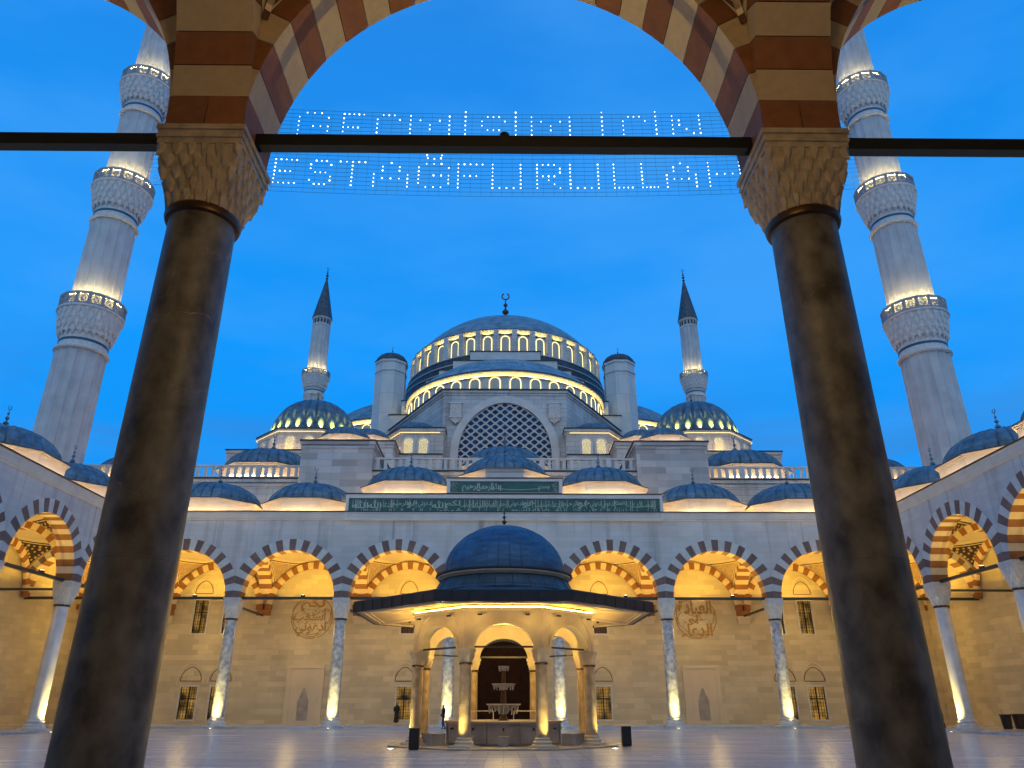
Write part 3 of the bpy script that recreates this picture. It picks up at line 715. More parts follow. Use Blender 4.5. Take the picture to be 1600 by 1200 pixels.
# portal door, niches, calligraphy, inscriptions are parts of the facade arcade
def facade_details():
    m = MATS['white_stone'].node_tree; N = m.nodes; L = m.links; b = N['Principled BSDF']; src = b.inputs['Base Color'].links[0].from_socket
    g = N.new('ShaderNodeNewGeometry'); mp = N.new('ShaderNodeMapping'); mp.inputs['Scale'].default_value = (2.2, 2.2, 0.05); L.new(g.outputs['Position'], mp.inputs[0])
    n = N.new('ShaderNodeTexNoise'); n.inputs['Scale'].default_value = 0.55; n.inputs['Detail'].default_value = 4; L.new(mp.outputs[0], n.inputs['Vector'])
    r = N.new('ShaderNodeMapRange'); r.inputs['From Min'].default_value = 0.60; r.inputs['From Max'].default_value = 0.72; r.inputs['To Min'].default_value = 1; r.inputs['To Max'].default_value = 0.55
    L.new(n.outputs['Fac'], r.inputs['Value']); x = N.new('ShaderNodeMix'); x.data_type = 'RGBA'; x.blend_type = 'MULTIPLY'; x.inputs['Factor'].default_value = 1
    L.new(src, x.inputs['A']); L.new(r.outputs[0], x.inputs['B']); L.new(x.outputs['Result'], b.inputs['Base Color'])
    t = facade; yb = SP-0.55
    d = MB(); d.box(-2.45, 2.45, -0.30, -0.02, 0.15, 7.2, 0)
    for i in range(9): d.box(-2.2+0.5*i, -1.75+0.5*i, -0.34, -0.302, 0.4, 5.4, 0)
    o = pointed(4.9, 1.5); strip_along(d, [(x, 7.2+z-1.5) for x, z in o], 0.35, -0.5, -0.2, 1)
    d.box(-2.85, -2.452, -0.5, -0.02, 0.15, 6.0, 2); d.box(2.452, 2.85, -0.5, -0.02, 0.15, 6.0, 2)
    
    d.build('door', ['door_wood', 'coping', 'cream_plaster', 'inner_cream'], t, (0, yb, 0))
    for s in (-1, 1):
        x = s*2*SP; n = MB()
        n.box(-1.7, 1.7, -0.10, -0.001, 0.15, 5.1, 0)
        for (a, b, c, e) in ((-1.7, -1.35, 0.15, 5.1), (1.35, 1.7, 0.15, 5.1), (-1.35, 1.35, 4.8, 5.1)): n.box(a, b, -0.17, -0.102, c, e, 0)
        for (a, b, c, e) in ((-0.95, -0.55, 0.4, 3.7), (0.55, 0.95, 0.4, 3.7), (-0.55, 0.55, 3.4, 3.7)): n.box(a, b, -0.135, -0.102, c, e, 0)
        for k in range(6): n.box(-0.5+0.075*k, 0.5-0.075*k, -0.108, -0.1025-0.0008*k, 0.4 if k == 0 else 2.1+0.2*(k-1), 2.1+0.2*k, 1)
        n.build('niche', ['cream_plaster', 'basin_stone'], t, (x, yb, 0))
    medallion(t, -2*SP, yb-0.02, 9.35, [(AR['lakum'], 1.15, 2.3, 1.3), (AR['astajib'], 0.15, 3.4, 1.35), (AR['idauni'], -1.05, 2.9, 1.35)], 2.0)
    medallion(t, 2*SP, yb-0.02, 9.35, [(AR['alibada'], 0.85, 3.2, 1.7), (AR['huwa'], -0.3, 1.5, 0.8), (AR['aldua'], -1.15, 3.0, 1.25)], 2.0)
    # raised inscription walls over the centre
    y = -0.62
    p = MB(); p.box(-14.0, 14.0, y-0.03, 0.4, 16.55, 18.85, 0)
    p.box(-5.15, 5.15, y-0.06, 0.4, 18.99, 20.3, 0)
    for (a, b, c, e) in ((-14.0, 14.0, 16.55, 16.72), (-14.0, 14.0, 18.5, 18.85), (-14.0, -13.75, 16.72, 18.5), (13.75, 14.0, 16.72, 18.5)): p.box(a, b, y-0.19, y-0.031, c, e, 0)
    for (a, b, c, e) in ((-5.15, 5.15, 18.99, 19.02), (-5.15, 5.15, 20.05, 20.3), (-5.15, -4.85, 19.02, 20.05), (4.85, 5.15, 19.02, 20.05)): p.box(a, b, y-0.21, y-0.061, c, e, 0)
    w = p.build('inscription_wall', 'plain_stone', t)
    c = MB(); c.box(-14.12, 14.12, y-0.26, 0.45, 18.854, 18.94); c.box(-5.25, 5.25, y-0.28, 0.45, 20.304, 20.39); c.build('coping', 'coping', t)
    g = MB(); g.box(-13.72, 13.72, y-0.07, y-0.033, 16.75, 18.47); pl = g.build('inscription_panel', 'green_panel', t)
    g = MB(); g.box(-4.82, 4.82, y-0.10, y-0.063, 19.04, 20.03); p2 = g.build('inscription_panel', 'green_panel', t)
    # long band: two interlaced rows of script-like strokes, too small in the photo to be read
    rnd = random.Random(11); s = MB()
    keys = list(AR.values())
    for row, (zc, hh) in enumerate(((17.98, 0.75), (17.25, 0.75))):
        x = -13.4
        while x < 13.2:
            kx = rnd.choice(keys); wd = rnd.uniform(0.9, 1.5); 
            if x+wd > 13.45: wd = 13.45-x
            vs, fs = script_mesh(kx, wd, hh*rnd.uniform(0.8, 1.0)); x += wd*0.97
            s.add([(a+x-wd/2, y-0.078-0.002*row, b+zc) for a, b in vs], [f[::-1] for f in fs])
        for q in range(40):     # tall risers crossing both rows
            xx = rnd.uniform(-13.4, 13.4); s.box(xx-0.022, xx+0.022, y-0.0765, y-0.071, zc-0.35, zc+0.42)
    s.build('script', 'pale_script', pl, kind='stuff')
    s = MB(); x = 4.2
    for key, wd, hh, zc in (('bism', 0.9, 0.45, 19.45), ('allah', 0.8, 0.62, 19.55), ('rahman', 1.35, 0.62, 19.52), ('rahim', 1.35, 0.62, 19.52)):
        pass
    lay = [('rahim', -3.0, 1.6, 0.8, 19.53), ('rahman', -1.75, 1.5, 0.74, 19.55), ('allah', -0.75, 0.9, 0.7, 19.55), ('bism', 3.5, 1.0, 0.5, 19.45)]
    for key, xx, wd, hh, zc in lay:
        vs, fs = script_mesh(AR[key], wd, hh, 0.03); s.add([(a+xx, y-0.106, b+zc) for a, b in vs], [f[::-1] for f in fs])
    strip_along(s, [(-0.9+4.2*i/16, 19.42-0.14*sin(PI*i/16)) for i in range(17)], 0.05, y-0.11, y-0.10)
    for sx in (-1, 1):          # floral corner fields
        for q in range(34):
            a = rnd.uniform(0, 2*PI); cx = sx*rnd.uniform(4.2, 4.75); cz = rnd.uniform(19.12, 19.95)
            s.tube([(cx+0.06*cos(a+k*0.9), y-0.108, cz+0.06*sin(a+k*0.9)) for k in range(5)], 0.013, 4)
    s.build('script', 'pale_script', p2, kind='stuff')
facade_details()

wing_l = arcade('side_arcade', 'stone side arcade on the west flank of the courtyard, with a large plain marble column and no people', (-31.99, 65, 0), PI/2,
    [-(HB+SP*k) for k in range(6)], [-(SP*(k+1)) for k in range(6)], 16.35, (-55, -0.62), COL_WING,
    ('red_voussoir', 'white_voussoir'), ('inner_red', 'inner_cream'), ORN_NAVY, lamp=640, roofz=16.4, domez=16.55, uplight=2100, group='side arcades of the courtyard', backx=(-55, 9.0))
wing_l['label'] = 'stone side arcade with a narrow dark wall cabinet and nobody under it'
wing_r = arcade('side_arcade', 'stone side arcade sheltering litter bins and a leaning visitor', (31.99, 65, 0), -PI/2,
    [(HB+SP*k) for k in range(6)], [(SP*(k+1)) for k in range(6)], 16.35, (0.62, 55), COL_WING,
    ('red_voussoir', 'white_voussoir'), ('inner_red', 'inner_cream'), ORN_NAVY, lamp=640, roofz=16.4, domez=16.55, uplight=2100, group='side arcades of the courtyard', backx=(-9.0, 55))
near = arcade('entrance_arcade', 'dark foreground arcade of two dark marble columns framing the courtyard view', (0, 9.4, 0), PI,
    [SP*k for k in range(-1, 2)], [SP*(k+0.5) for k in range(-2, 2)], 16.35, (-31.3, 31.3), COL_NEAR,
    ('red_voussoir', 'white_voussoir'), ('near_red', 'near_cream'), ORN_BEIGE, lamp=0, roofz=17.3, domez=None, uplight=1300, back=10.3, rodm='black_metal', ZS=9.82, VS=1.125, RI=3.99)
# lattice stone medallions on the side wings' back walls
for wg, sgn in ((wing_l, -1), (wing_r, 1)):
    for k in (1, 2):
        m = MB(); r = 1.25
        m.tube([(r*cos(2*PI*i/32), 0, r*sin(2*PI*i/32)) for i in range(32)], 0.09, 6, closed=True)
        for q in range(-4, 5):
            for an in (PI/3, -PI/3, 0):
                d = q*0.3; L_ = math.sqrt(max(0, r*r-d*d))
                if L_ > 0.2: m.box(-L_, L_, -0.04, 0.04, d-0.035, d+0.035, 0, Matrix.Rotation(an, 4, 'Y'))
        m.build('lattice_medallion', 'cream_plaster', wg, (sgn*(HB+SP*k), SP-0.63, 11.2))
# small warm lamp under the near vault
point(near, (-0.3, 6.0, 8.5), 235, (1.0, 0.64, 0.26), 0.5)
nb = MB(); nb.tube([(0.9, 0, 0), (0.9, 0, 0.01)], 0.01, 4)
rc = MB(); rc.lathe([(0.08, -0.02), (0.08, 0.09), (0.05, 0.12), (0.0, 0.13)], 12)
rc.build('rod_coupling', 'black_metal', near, (0.0, 0, ZS+0.12))

# ------------------------------------------------------------------ main prayer hall
hall = thing('prayer_hall', 'great domed prayer hall with lit drums rising behind the far arcade', 'mosque', (0, 76, 0))
HY = 76.0
def Y(y): return y-HY
def polywall(name, pts, z0, z1, m='hall_stone', cap=True, ct=0.14, co=0.18, parent=None):
    mb = MB(); mb.prism([(x, Y(y)) for x, y in pts], z0, z1)
    if cap:
        cx = sum(p[0] for p in pts)/len(pts); cy = sum(p[1] for p in pts)/len(pts)
        def grow(d): return [(x+(d if x > cx else -d), Y(y)+(d if y > cy else -d)) for x, y in pts]
        mb.prism(grow(0.10), z1-0.75, z1-0.55); mb.prism(grow(0.16), z1-0.35, z1-0.004)
        mb.prism(grow(co+0.08), z1+0.0, z1+ct, 1)
    return mb.build(name, [m, 'coping'], parent or hall)
polywall('terrace_wall', [(-60, 75.0), (60, 75.0), (60, 190), (-60, 190)], 0, 23.3, ct=0.12)
polywall('terrace_wall', [(-13.8, 74.6), (13.8, 74.6), (13.8, 92), (-13.8, 92)], 17.2, 24.0)
def balustrade(x0, x1, y, z, h=1.45):
    mb = MB(); mb.box(x0, x1, -0.16, 0.16, h-0.18, h); mb.box(x0, x1, -0.14, 0.14, 0.14, 0.24)
    n = int(abs(x1-x0)/0.78)
    for i in range(n):
        cx = x0+(x1-x0)*(i+0.5)/n
        mb.box(cx-0.16, cx+0.16, -0.09, 0.09, 0.24, h-0.18)
        if i % 9 == 4: mb.box(cx-0.26, cx+0.26, -0.18, 0.18, 0.13, h+0.03)
    mb.build('balustrade', 'plain_stone', hall, (0, Y(y), z), kind='stuff')
balustrade(-13.7, 13.7, 74.9, 24.15); balustrade(-58, -21.5, 75.3, 23.42); balustrade(21.5, 58, 75.3, 23.42)
for s in (-1, 1):
    polywall('terrace_block', [(s*13.8, 74.2), (s*21.3, 74.2), (s*21.3, 85), (s*13.8, 85)][::s], 17.2, 27.2, 'block_stone')
    polywall('terrace_block', [(s*13.6, 86), (s*20.9, 86), (s*20.9, 95), (s*13.6, 95)][::s], 23, 31.2, 'hall_stone')
    polywall('corner_block', [(s*20.5, 92), (s*36.0, 92), (s*36.0, 112), (s*20.5, 112)][::s], 23, 32.0)
    d = roof_dome(hall, s*17.55, Y(77.6), 27.35, 0.66); d = roof_dome(hall, s*17.3, Y(89.2), 31.35, 0.66)
    d = roof_dome(hall, s*27.2, Y(83.2), 24.3, 1.25); d['label'] = 'wide low dome behind the terrace balustrade'
    d = roof_dome(hall, s*11.0, Y(82), 23.9, 0.62)
    d = roof_dome(hall, s*42, Y(81.5), 24.2, 0.9)
roof_dome(hall, 0, Y(82.5), 24.6, 1.2)

# lattice windows in drums
def drum_window_mesh(w, h, n=14):
    fr = MB(); o = [(-w/2, 0)]+[(w/2*cos(PI-PI*i/n), h-w/2+w/2*sin(PI*i/n)) for i in range(n+1)]+[(w/2, 0)]
    tr = MB(); tr.tube([(x, -0.13, z) for x, z in o], 0.042, 5)
    fr_ = MB(); strip_along(fr_, o, 0.26, -0.06, 0.1)
    pane = MB(); vs = [(x, -0.02, z) for x, z in o]; pane.add(vs, [tuple(range(len(vs)))])
    la = MB(); st = w/5.2
    for q in range(-12, 26):
        for sg in (-1, 1):
            # diagonal bars clipped to the opening
            pts = []
            for k in range(60):
                x = -w/2+w*k/59; z = q*st*0.9+sg*x*1.0
                if 0 <= z <= h and (z < h-w/2 or (x*x+(z-(h-w/2))**2) < (w/2)**2): pts.append((x, z))
            if len(pts) > 3: la.tube([(pts[0][0], -0.07, pts[0][1]), (pts[-1][0], -0.07, pts[-1][1])], 0.062*w/1.3, 4)
    return fr_, tr, pane, la
def make_window_set(w, h, pm='drum_glow_pane'):
    a, b, c, d = drum_window_mesh(w, h)
    if pm == 'bright_pane': b = MB(); b.box(-w/2, w/2, -0.05, -0.02, -0.06, -0.02)
    return (a.mesh('window', 'plain_stone'), b.mesh('led_strip', 'led_trim'), c.mesh('pane', pm), d.mesh('lattice', 'drum_lattice'))
WIN_BIG = make_window_set(1.4, 3.15); WIN_MID = make_window_set(1.5, 3.2); WIN_SMALL = make_window_set(1.15, 2.1, 'bright_pane')
def put_window(ws, parent, loc, rz):
    w = put('window', ws[0], parent, loc, rz)
    put('pane', ws[2], w); put('lattice', ws[3], w); put('led_strip', ws[1], w)
    return w
def ring_windows(ws, parent, c, r, z, n, a_from, a_to, phase=0.0):
    for i in range(n):
        a = 2*PI*(i+phase)/n
        da = (a-(-PI/2)+PI) % (2*PI)-PI
        if not (a_from <= math.degrees(da) <= a_to): continue
        put_window(ws, parent, (c[0]+r*cos(a), c[1]+r*sin(a), z), a+PI/2)

# central facets
polywall('front_wall', [(-8.3, 93), (8.3, 93), (18.4, 110.2), (18.4, 150), (-18.4, 150), (-18.4, 110.2)], 20, 41.0, ct=0.2)
polywall('side_wall', [(-35, 114), (35, 114), (35, 144), (-35, 144)], 20, 38.5)
polywall('rear_wall', [(-36, 144.5), (36, 144.5), (36, 165), (-36, 165)], 20, 31)
# semi-domes
def semidome(cx, cy, Rr, ze, rise, facing, wins=True, nwin=33, phase=0.5):
    c = (cx, Y(cy)); d = MB(); a0 = facing-PI/2-0.25; a1 = facing+PI/2+0.25
    d.lathe([(Rr-0.25, ze-8), (Rr-0.25, ze-0.70), (Rr+0.06, ze-0.69), (Rr+0.06, ze-0.63), (Rr-0.25, ze-0.62), (Rr-0.24, ze-0.42), (Rr-0.16, ze-0.30), (Rr+0.02, ze-0.2), (Rr+0.34, ze-0.12), (Rr+0.38, ze)], 96, 0, None, a0, a1, c)
    dr = d.build('drum', ['plain_stone', 'coping'], hall, smooth=True, angle=40)
    e = MB(); e.lathe([(Rr+0.36, ze+0.0), (Rr+0.46, ze+0.02), (Rr+0.46, ze+0.14), (Rr+0.2, ze+0.16)], 96, 0, None, a0, a1, c); e.build('eave', 'coping', hall)
    st = MB(); st.tube([(c[0]+(Rr-0.03)*cos(a0+(a1-a0)*i/72), c[1]+(Rr-0.03)*sin(a0+(a1-a0)*i/72), ze-0.59) for i in range(73)], 0.05, 5)
    st.build('led_strip', 'led_warm', hall)
    sk = MB(); sk.lathe([(Rr+0.2, ze+0.15), (Rr-0.35, ze+0.72)], 96, 0, None, a0, a1, c); sk.build('dome_skirt', 'main_lead', hall, smooth=True)
    dm = ribbed_dome(Rr-0.35, rise, 56, 16, 0.07, 0.0, a0, a1, cap=True)
    o = dm.build('semi_dome', 'main_lead', hall, (c[0], c[1], ze+0.7), smooth=True, angle=35)
    f = math.degrees(facing)
    if wins:
        for i in range(nwin):
            a = 2*PI*(i+phase)/nwin-PI/2
            da = (a-facing+PI) % (2*PI)-PI
            if abs(da) < R(88): put_window(WIN_MID, hall, (c[0]+(Rr-0.25)*cos(a), c[1]+(Rr-0.25)*sin(a), ze-3.98), a+PI/2)
semidome(0, 110.5, 15.4, 44.8, 6.3, -PI/2)
semidome(-18.2, 128, 15.4, 44.3, 7.0, PI)
semidome(18.2, 128, 15.4, 44.3, 7.0, 0)
# stepped great arch behind the front semi-dome
stp = MB()
for hw, z in ((5.75, 54.9), (8.5, 53.2), (10.7, 51.4), (12.7, 49.6), (14.6, 47.8), (16.4, 46.0), (18.3, 43.6)):
    stp.box(-hw, hw, Y(109.2)+0.02*(20-hw), Y(111.5)+hw*0.01, 38, z); stp.box(-hw-0.12, hw+0.12, Y(109.1)+0.02*(20-hw)-0.05, Y(111.5)+hw*0.01+0.05, z+0.002, z+0.12, 1)
stp.build('stepped_parapet', ['plain_stone', 'coping'], hall)
bs = MB(); bs.box(-18.2, 18.2, Y(111.6), Y(144.8), 38, 46.5)
bs.build('square_base', 'hall_stone', hall)
# lead-roofed shoulder rings below the drum
sh = MB(); c0 = (0, Y(128))
prof = [(19.6, 46.0), (19.4, 50.2), (18.9, 50.7), (18.95, 51.9), (18.45, 52.3), (18.5, 53.4), (18.0, 53.9), (18.05, 54.9), (17.3, 55.5), (17.0, 55.6)]
sh.lathe(prof, 96, 0, None, 0, 2*PI, c0); sh.build('shoulder_ring', 'dark_lead', hall)
for rr, zz in ((19.0, 51.95), (18.55, 53.45), (18.1, 54.95)):
    k = MB(); k.lathe([(rr-0.02, zz-0.1), (rr+0.12, zz-0.06), (rr+0.12, zz+0.06), (rr-0.02, zz+0.08)], 96, 0, None, 0, 2*PI, c0); k.build('ring_molding', 'plain_stone', hall)
# main drum
RM = 17.4; ZE = 59.6
d = MB(); d.lathe([(RM-0.4, 54), (RM-0.4, ZE-0.9)], 108, 0, None, 0, 2*PI, c0)
d.build('drum', 'plain_stone', hall, smooth=True)
eave = MB(); K = 288; vs = []; fs = []
pr = [(-0.41, -0.78), (-0.08, -0.77), (-0.08, -0.71), (-0.40, -0.70), (-0.38, -0.45), (-0.2, -0.26), (0.10, -0.1), (0.22, -0.08), (0.22, 0.04), (-0.2, 0.08)]
for i in range(K):
    a = 2*PI*i/K; b = 0.17*(0.5+0.5*cos(36*(a+PI/2)+PI))
    for (dr, dz) in pr: vs.append((c0[0]+(RM+dr+b)*cos(a), c0[1]+(RM+dr+b)*sin(a), ZE+dz))
q = len(pr)
for i in range(K):
    j = (i+1) % K
    for t_ in range(q-1): fs.append((i*q+t_, j*q+t_, j*q+t_+1, i*q+t_+1))
eave.add(vs, fs)
for n_, f in enumerate(fs): eave.m[n_] = 1 if (n_ % (q-1)) >= 6 else 0
eave.build('eave', ['plain_stone', 'coping'], hall)
st = MB(); st.tube([(c0[0]+(RM-0.17)*cos(2*PI*i/120), c0[1]+(RM-0.17)*sin(2*PI*i/120), ZE-0.68) for i in range(120)], 0.055, 5, closed=True)
st.build('led_strip', 'led_warm', hall)
NW = 36
pil = MB(); pil.box(-0.42, 0.42, -0.75, 0.1, 0, 4.6); pil.box(-0.5, 0.5, -0.85, 0.1, 0, 0.35); pil.lathe([(0.42, 4.1), (0.3, 4.6), (0, 4.75)], 10, 0, Matrix.Translation((0, -0.4, 0)))
pil_me = pil.mesh('pilaster', 'hall_stone')
for i in range(NW):
    a = 2*PI*i/NW-PI/2; da = (a+PI/2+PI) % (2*PI)-PI
    if abs(da) > R(100): continue
    put_window(WIN_BIG, hall, (c0[0]+(RM-0.4)*cos(a), c0[1]+(RM-0.4)*sin(a), 55.35), a+PI/2)
    a2 = a+PI/NW; put('pilaster', pil_me, hall, (c0[0]+(RM-0.35)*cos(a2), c0[1]+(RM-0.35)*sin(a2), 54.9), a2+PI/2)
sk = MB(); sk.lathe([(RM+0.1, ZE+0.06), (16.8, ZE+0.72)], 108, 0, None, 0, 2*PI, c0); sk.build('dome_skirt', 'main_lead', hall, smooth=True)
ribbed_dome(16.8, 8.7, 84, 20, 0.06, 0.0, cap=True).build('main_dome', 'main_lead', hall, (0, Y(128), ZE+0.7), smooth=True, angle=35)
finial_mb(8.2).build('finial', 'bronze', hall, (0, Y(128), ZE+9.1), smooth=True, angle=50)
# weight turrets
for s in (-1, 1):
    t = MB(); t.ngon(8, 2.62, 30, 51.6, 2.55); t.ngon(8, 2.72, 51.6, 51.9); t.ngon(8, 2.6, 51.9, 53.2); t.ngon(8, 2.78, 53.2, 53.6); t.ngon(8, 2.72, 38.4, 38.9)
    for i in range(8):
        a = PI/8+2*PI*i/8; t.tube([(2.6*cos(a), 2.6*sin(a), 40), (2.54*cos(a), 2.54*sin(a), 51.5)], 0.10, 5)
    w = t.build('turret', 'turret_stone', hall, (s*18.9, Y(112), 0))
    MB().ngon(8, 2.86, 0, 0.12).build('coping', 'coping', w, (0, 0, 53.604))
    ribbed_dome(2.6, 1.75, 16, 8, 0.04, 0.0).build('dome', 'dark_lead', w, (0, 0, 53.72), smooth=True, angle=35)
    finial_mb(1.5).build('finial', 'bronze', w, (0, 0, 55.4), smooth=True)
    b = MB(); b.box(-4.0, 4.0, -3.6, 3.6, 30, 38.2); b.build('turret_base', 'hall_stone', hall, (s*20.2, Y(113.2), 0))
# exedrae with small windows
for s in (-1, 1):
    P = [(s*7.9, 90.6), (s*13.4, 90.6), (s*18.0, 97.5), (s*18.0, 106), (s*7.9, 106)]
    if s < 0: P = P[::-1]
    polywall('exedra_wall', P, 20, 34.6)
    lg = MB(); g = lambda d_: [(x+(s*d_ if abs(x) > 10 else 0), Y(y)+(-d_ if y < 100 else 0)) for x, y in P]
    lg.prism(g(0.5), 20, 30.9); lg.prism(g(0.62), 30.902, 31.05, 1); lg.build('exedra_base', ['hall_stone', 'coping'], hall)
    for x in (9.6+0.9, 12.4): put_window(WIN_SMALL, hall, (s*x, Y(90.58), 31.15), 0)
    n = Vector((6.9, -4.6)).normalized(); ang = math.atan2(n.y, n.x*s)+PI/2
    for f in (0.3, 0.7): put_window(WIN_SMALL, hall, (s*(13.4+4.6*f+0.02), Y(90.6+6.9*f)-0.02, 31.15), ang)
    ribbed_dome(3.6, 2.7, 20, 8, 0.05, 0).build('dome', 'lead', hall, (s*12.2, Y(96.5), 34.7), smooth=True, angle=35)
    e = MB(); e.tube([(s*8.4, Y(90.42), 34.02), (s*13.5, Y(90.42), 34.02), (s*18.2, Y(97.5), 34.02)], 0.035, 4); e.build('led_strip', 'led_soft', hall)
# great arched lattice window of the front
def big_window():
    y0 = Y(93); r = 6.15; zs = 32.0; rise = 6.9
    o = []
    for i in range(33):
        a = PI-PI*i/32; o.append((r*cos(a), zs+rise*sin(a)*(1+0.03*(1-abs(cos(a))))))
    o = [(-r, 24)]+o+[(r, 24)]
    fr = MB(); strip_along(fr, o, 1.05, y0-0.30, y0-0.01); strip_along(fr, o, 0.18, y0-0.42, y0-0.302)
    w = fr.build('arched_window', 'plain_stone', hall)
    g = MB(); g.add([(x, y0-0.04, z) for x, z in o], [tuple(range(len(o)))]); g.build('pane', 'blue_glass', w)
    def inside(x, z, m=0.0):
        if z < 24: return False
        if abs(x) > r-m: return False
        return z < zs or (x/(r-m))**2+((z-zs)/(rise+0.15-m))**2 < 1
    la = MB(); px, pz = 1.30, 1.06
    # cell: diamond plate with an octagonal hole, kept when its centre lies inside
    rows = int(16/pz*2)
    for j in range(rows):
        z = 24+j*pz/2
        for i in range(-6, 7):
            x = i*px+(px/2 if j % 2 else 0)
            if not inside(x, z, -0.1): continue
            oc = [(x+0.47*cos(PI/8+PI/4*k), z+0.40*sin(PI/8+PI/4*k)) for k in range(8)]
            dm = [(x+px/2, z), (x+px/4, z+pz/4), (x, z+pz/2), (x-px/4, z+pz/4), (x-px/2, z), (x-px/4, z-pz/4), (x, z-pz/2), (x+px/4, z-pz/4)]
            oc = [(x+0.45*cos(PI/4*k)*0.93, z+0.40*sin(PI/4*k)*0.93) for k in range(8)]
            oc = [(x+(p[0]-x)*0.80, z+(p[1]-z)*0.80) if k % 2 == 0 else (x+(p[0]-x)*0.78*1.0, z+(p[1]-z)*0.78) for k, p in enumerate(dm)]
            oc = [(x+0.45*cos(PI/4*k), z+0.37*sin(PI/4*k)) if k % 2 == 0 else (x+(dm[k][0]-x)*0.80, z+(dm[k][1]-z)*0.80) for k in range(8)]
            vs = [(p[0], y0-0.20, p[1]) for p in dm]+[(p[0], y0-0.20, p[1]) for p in oc]+[(p[0], y0-0.06, p[1]) for p in oc]
            fs = [(k, (k+1) % 8, 8+(k+1) % 8, 8+k) for k in range(8)]+[(8+k, 8+(k+1) % 8, 16+(k+1) % 8, 16+k) for k in range(8)]
            la.add(vs, fs)
    # clip the lattice to the arch
    la.build('lattice', 'lattice_stone', w, kind='stuff')
big_window()
for s in (-1, 1):     # carved stone lantern consoles
    m = MB(); m.box(-0.75, 0.75, -0.5, 0, 0, 1.9); m.box(-0.9, 0.9, -0.6, 0, 1.9, 2.1); m.box(-0.9, 0.9, -0.6, 0, -0.15, 0)
    for i in range(6):
        for j in range(7):
            if (i+j) % 2 == 0: m.box(-0.72+0.24*i, -0.52+0.24*i, -0.56, -0.502, 0.08+0.26*j, 0.27+0.26*j)
    for i in range(5): m.ngon(4, 0.18, -0.9+abs(i-2)*0.2, -0.15, 0.28, c=(-0.6+0.3*i, -0.25))
    m.build('stone_console', 'capital_stone', hall, (s*6.6, Y(92.95), 37.0))
# corner domes with lit gores
for s in (-1, 1):
    k = 1/cos(PI/8); m = MB()
    m.ngon(8, 6.85*k, 23, 35.1); m.ngon(8, 6.95*k, 34.6, 34.7); m.ngon(8, 7.05*k, 35.1, 35.4); 
    w = m.build('corner_drum', ['hall_stone'], hall, (s*27.2, Y(100), 0))
    MB().ngon(8, 7.15*k, 35.404, 35.52).build('coping', 'coping', w)
    e = MB(); e.tube([(7.06*k*cos(PI/8+PI/4*i), 7.06*k*sin(PI/8+PI/4*i), 35.02) for i in range(8)], 0.035, 4, closed=True); e.build('led_strip', 'led_soft', w)
    for i in range(8):
        a = PI/4*i; c_, s_ = cos(a), sin(a)
        if s_ > 0.5: continue
        for q in (-1.25, 1.25): put_window(WIN_SMALL, w, (6.85*c_-q*s_, 6.85*s_+q*c_, 32.3), a+PI/2)
    dm = ribbed_dome(5.75, 6.2, 24, 16, 0.06, 0.36, power=0.95).build('gored_dome', 'lead', w, (0, 0, 35.52), smooth=True, angle=50)
    g = MB()
    for i in range(24):
        a = 2*PI*(i+0.5)/24; g.box(-0.13, 0.13, -0.05, 0.05, 0, 0.06, 0, Matrix.Translation((6.28*cos(a), 6.28*sin(a), 35.56)) @ Matrix.Rotation(a+PI/2, 4, 'Z'))
    g.build('dome_light', 'led_gold', w)
    for i in range(24):
        a = 2*PI*(i+0.5)/24
        if sin(a) > 0.35: continue
        sp_ = spot(w, (6.42*cos(a), 6.42*sin(a), 35.62), (0, 0, 0), 7500, (1.0, 0.72, 0.09), R(58), 0.8, 0.04)
        sp_.rotation_euler = Vector((-0.16*cos(a), -0.16*sin(a), 1)).to_track_quat('-Z', 'Y').to_euler()
    finial_mb(2.0).build('finial', 'bronze', w, (0, 0, 41.6), smooth=True)
    # glow strip washing the corner drum walls from the roof
    e = MB(); e.box(-6.5, 6.5, -7.75, -7.68, 32.16, 32.20); e.build('led_strip', 'led_drum', w)

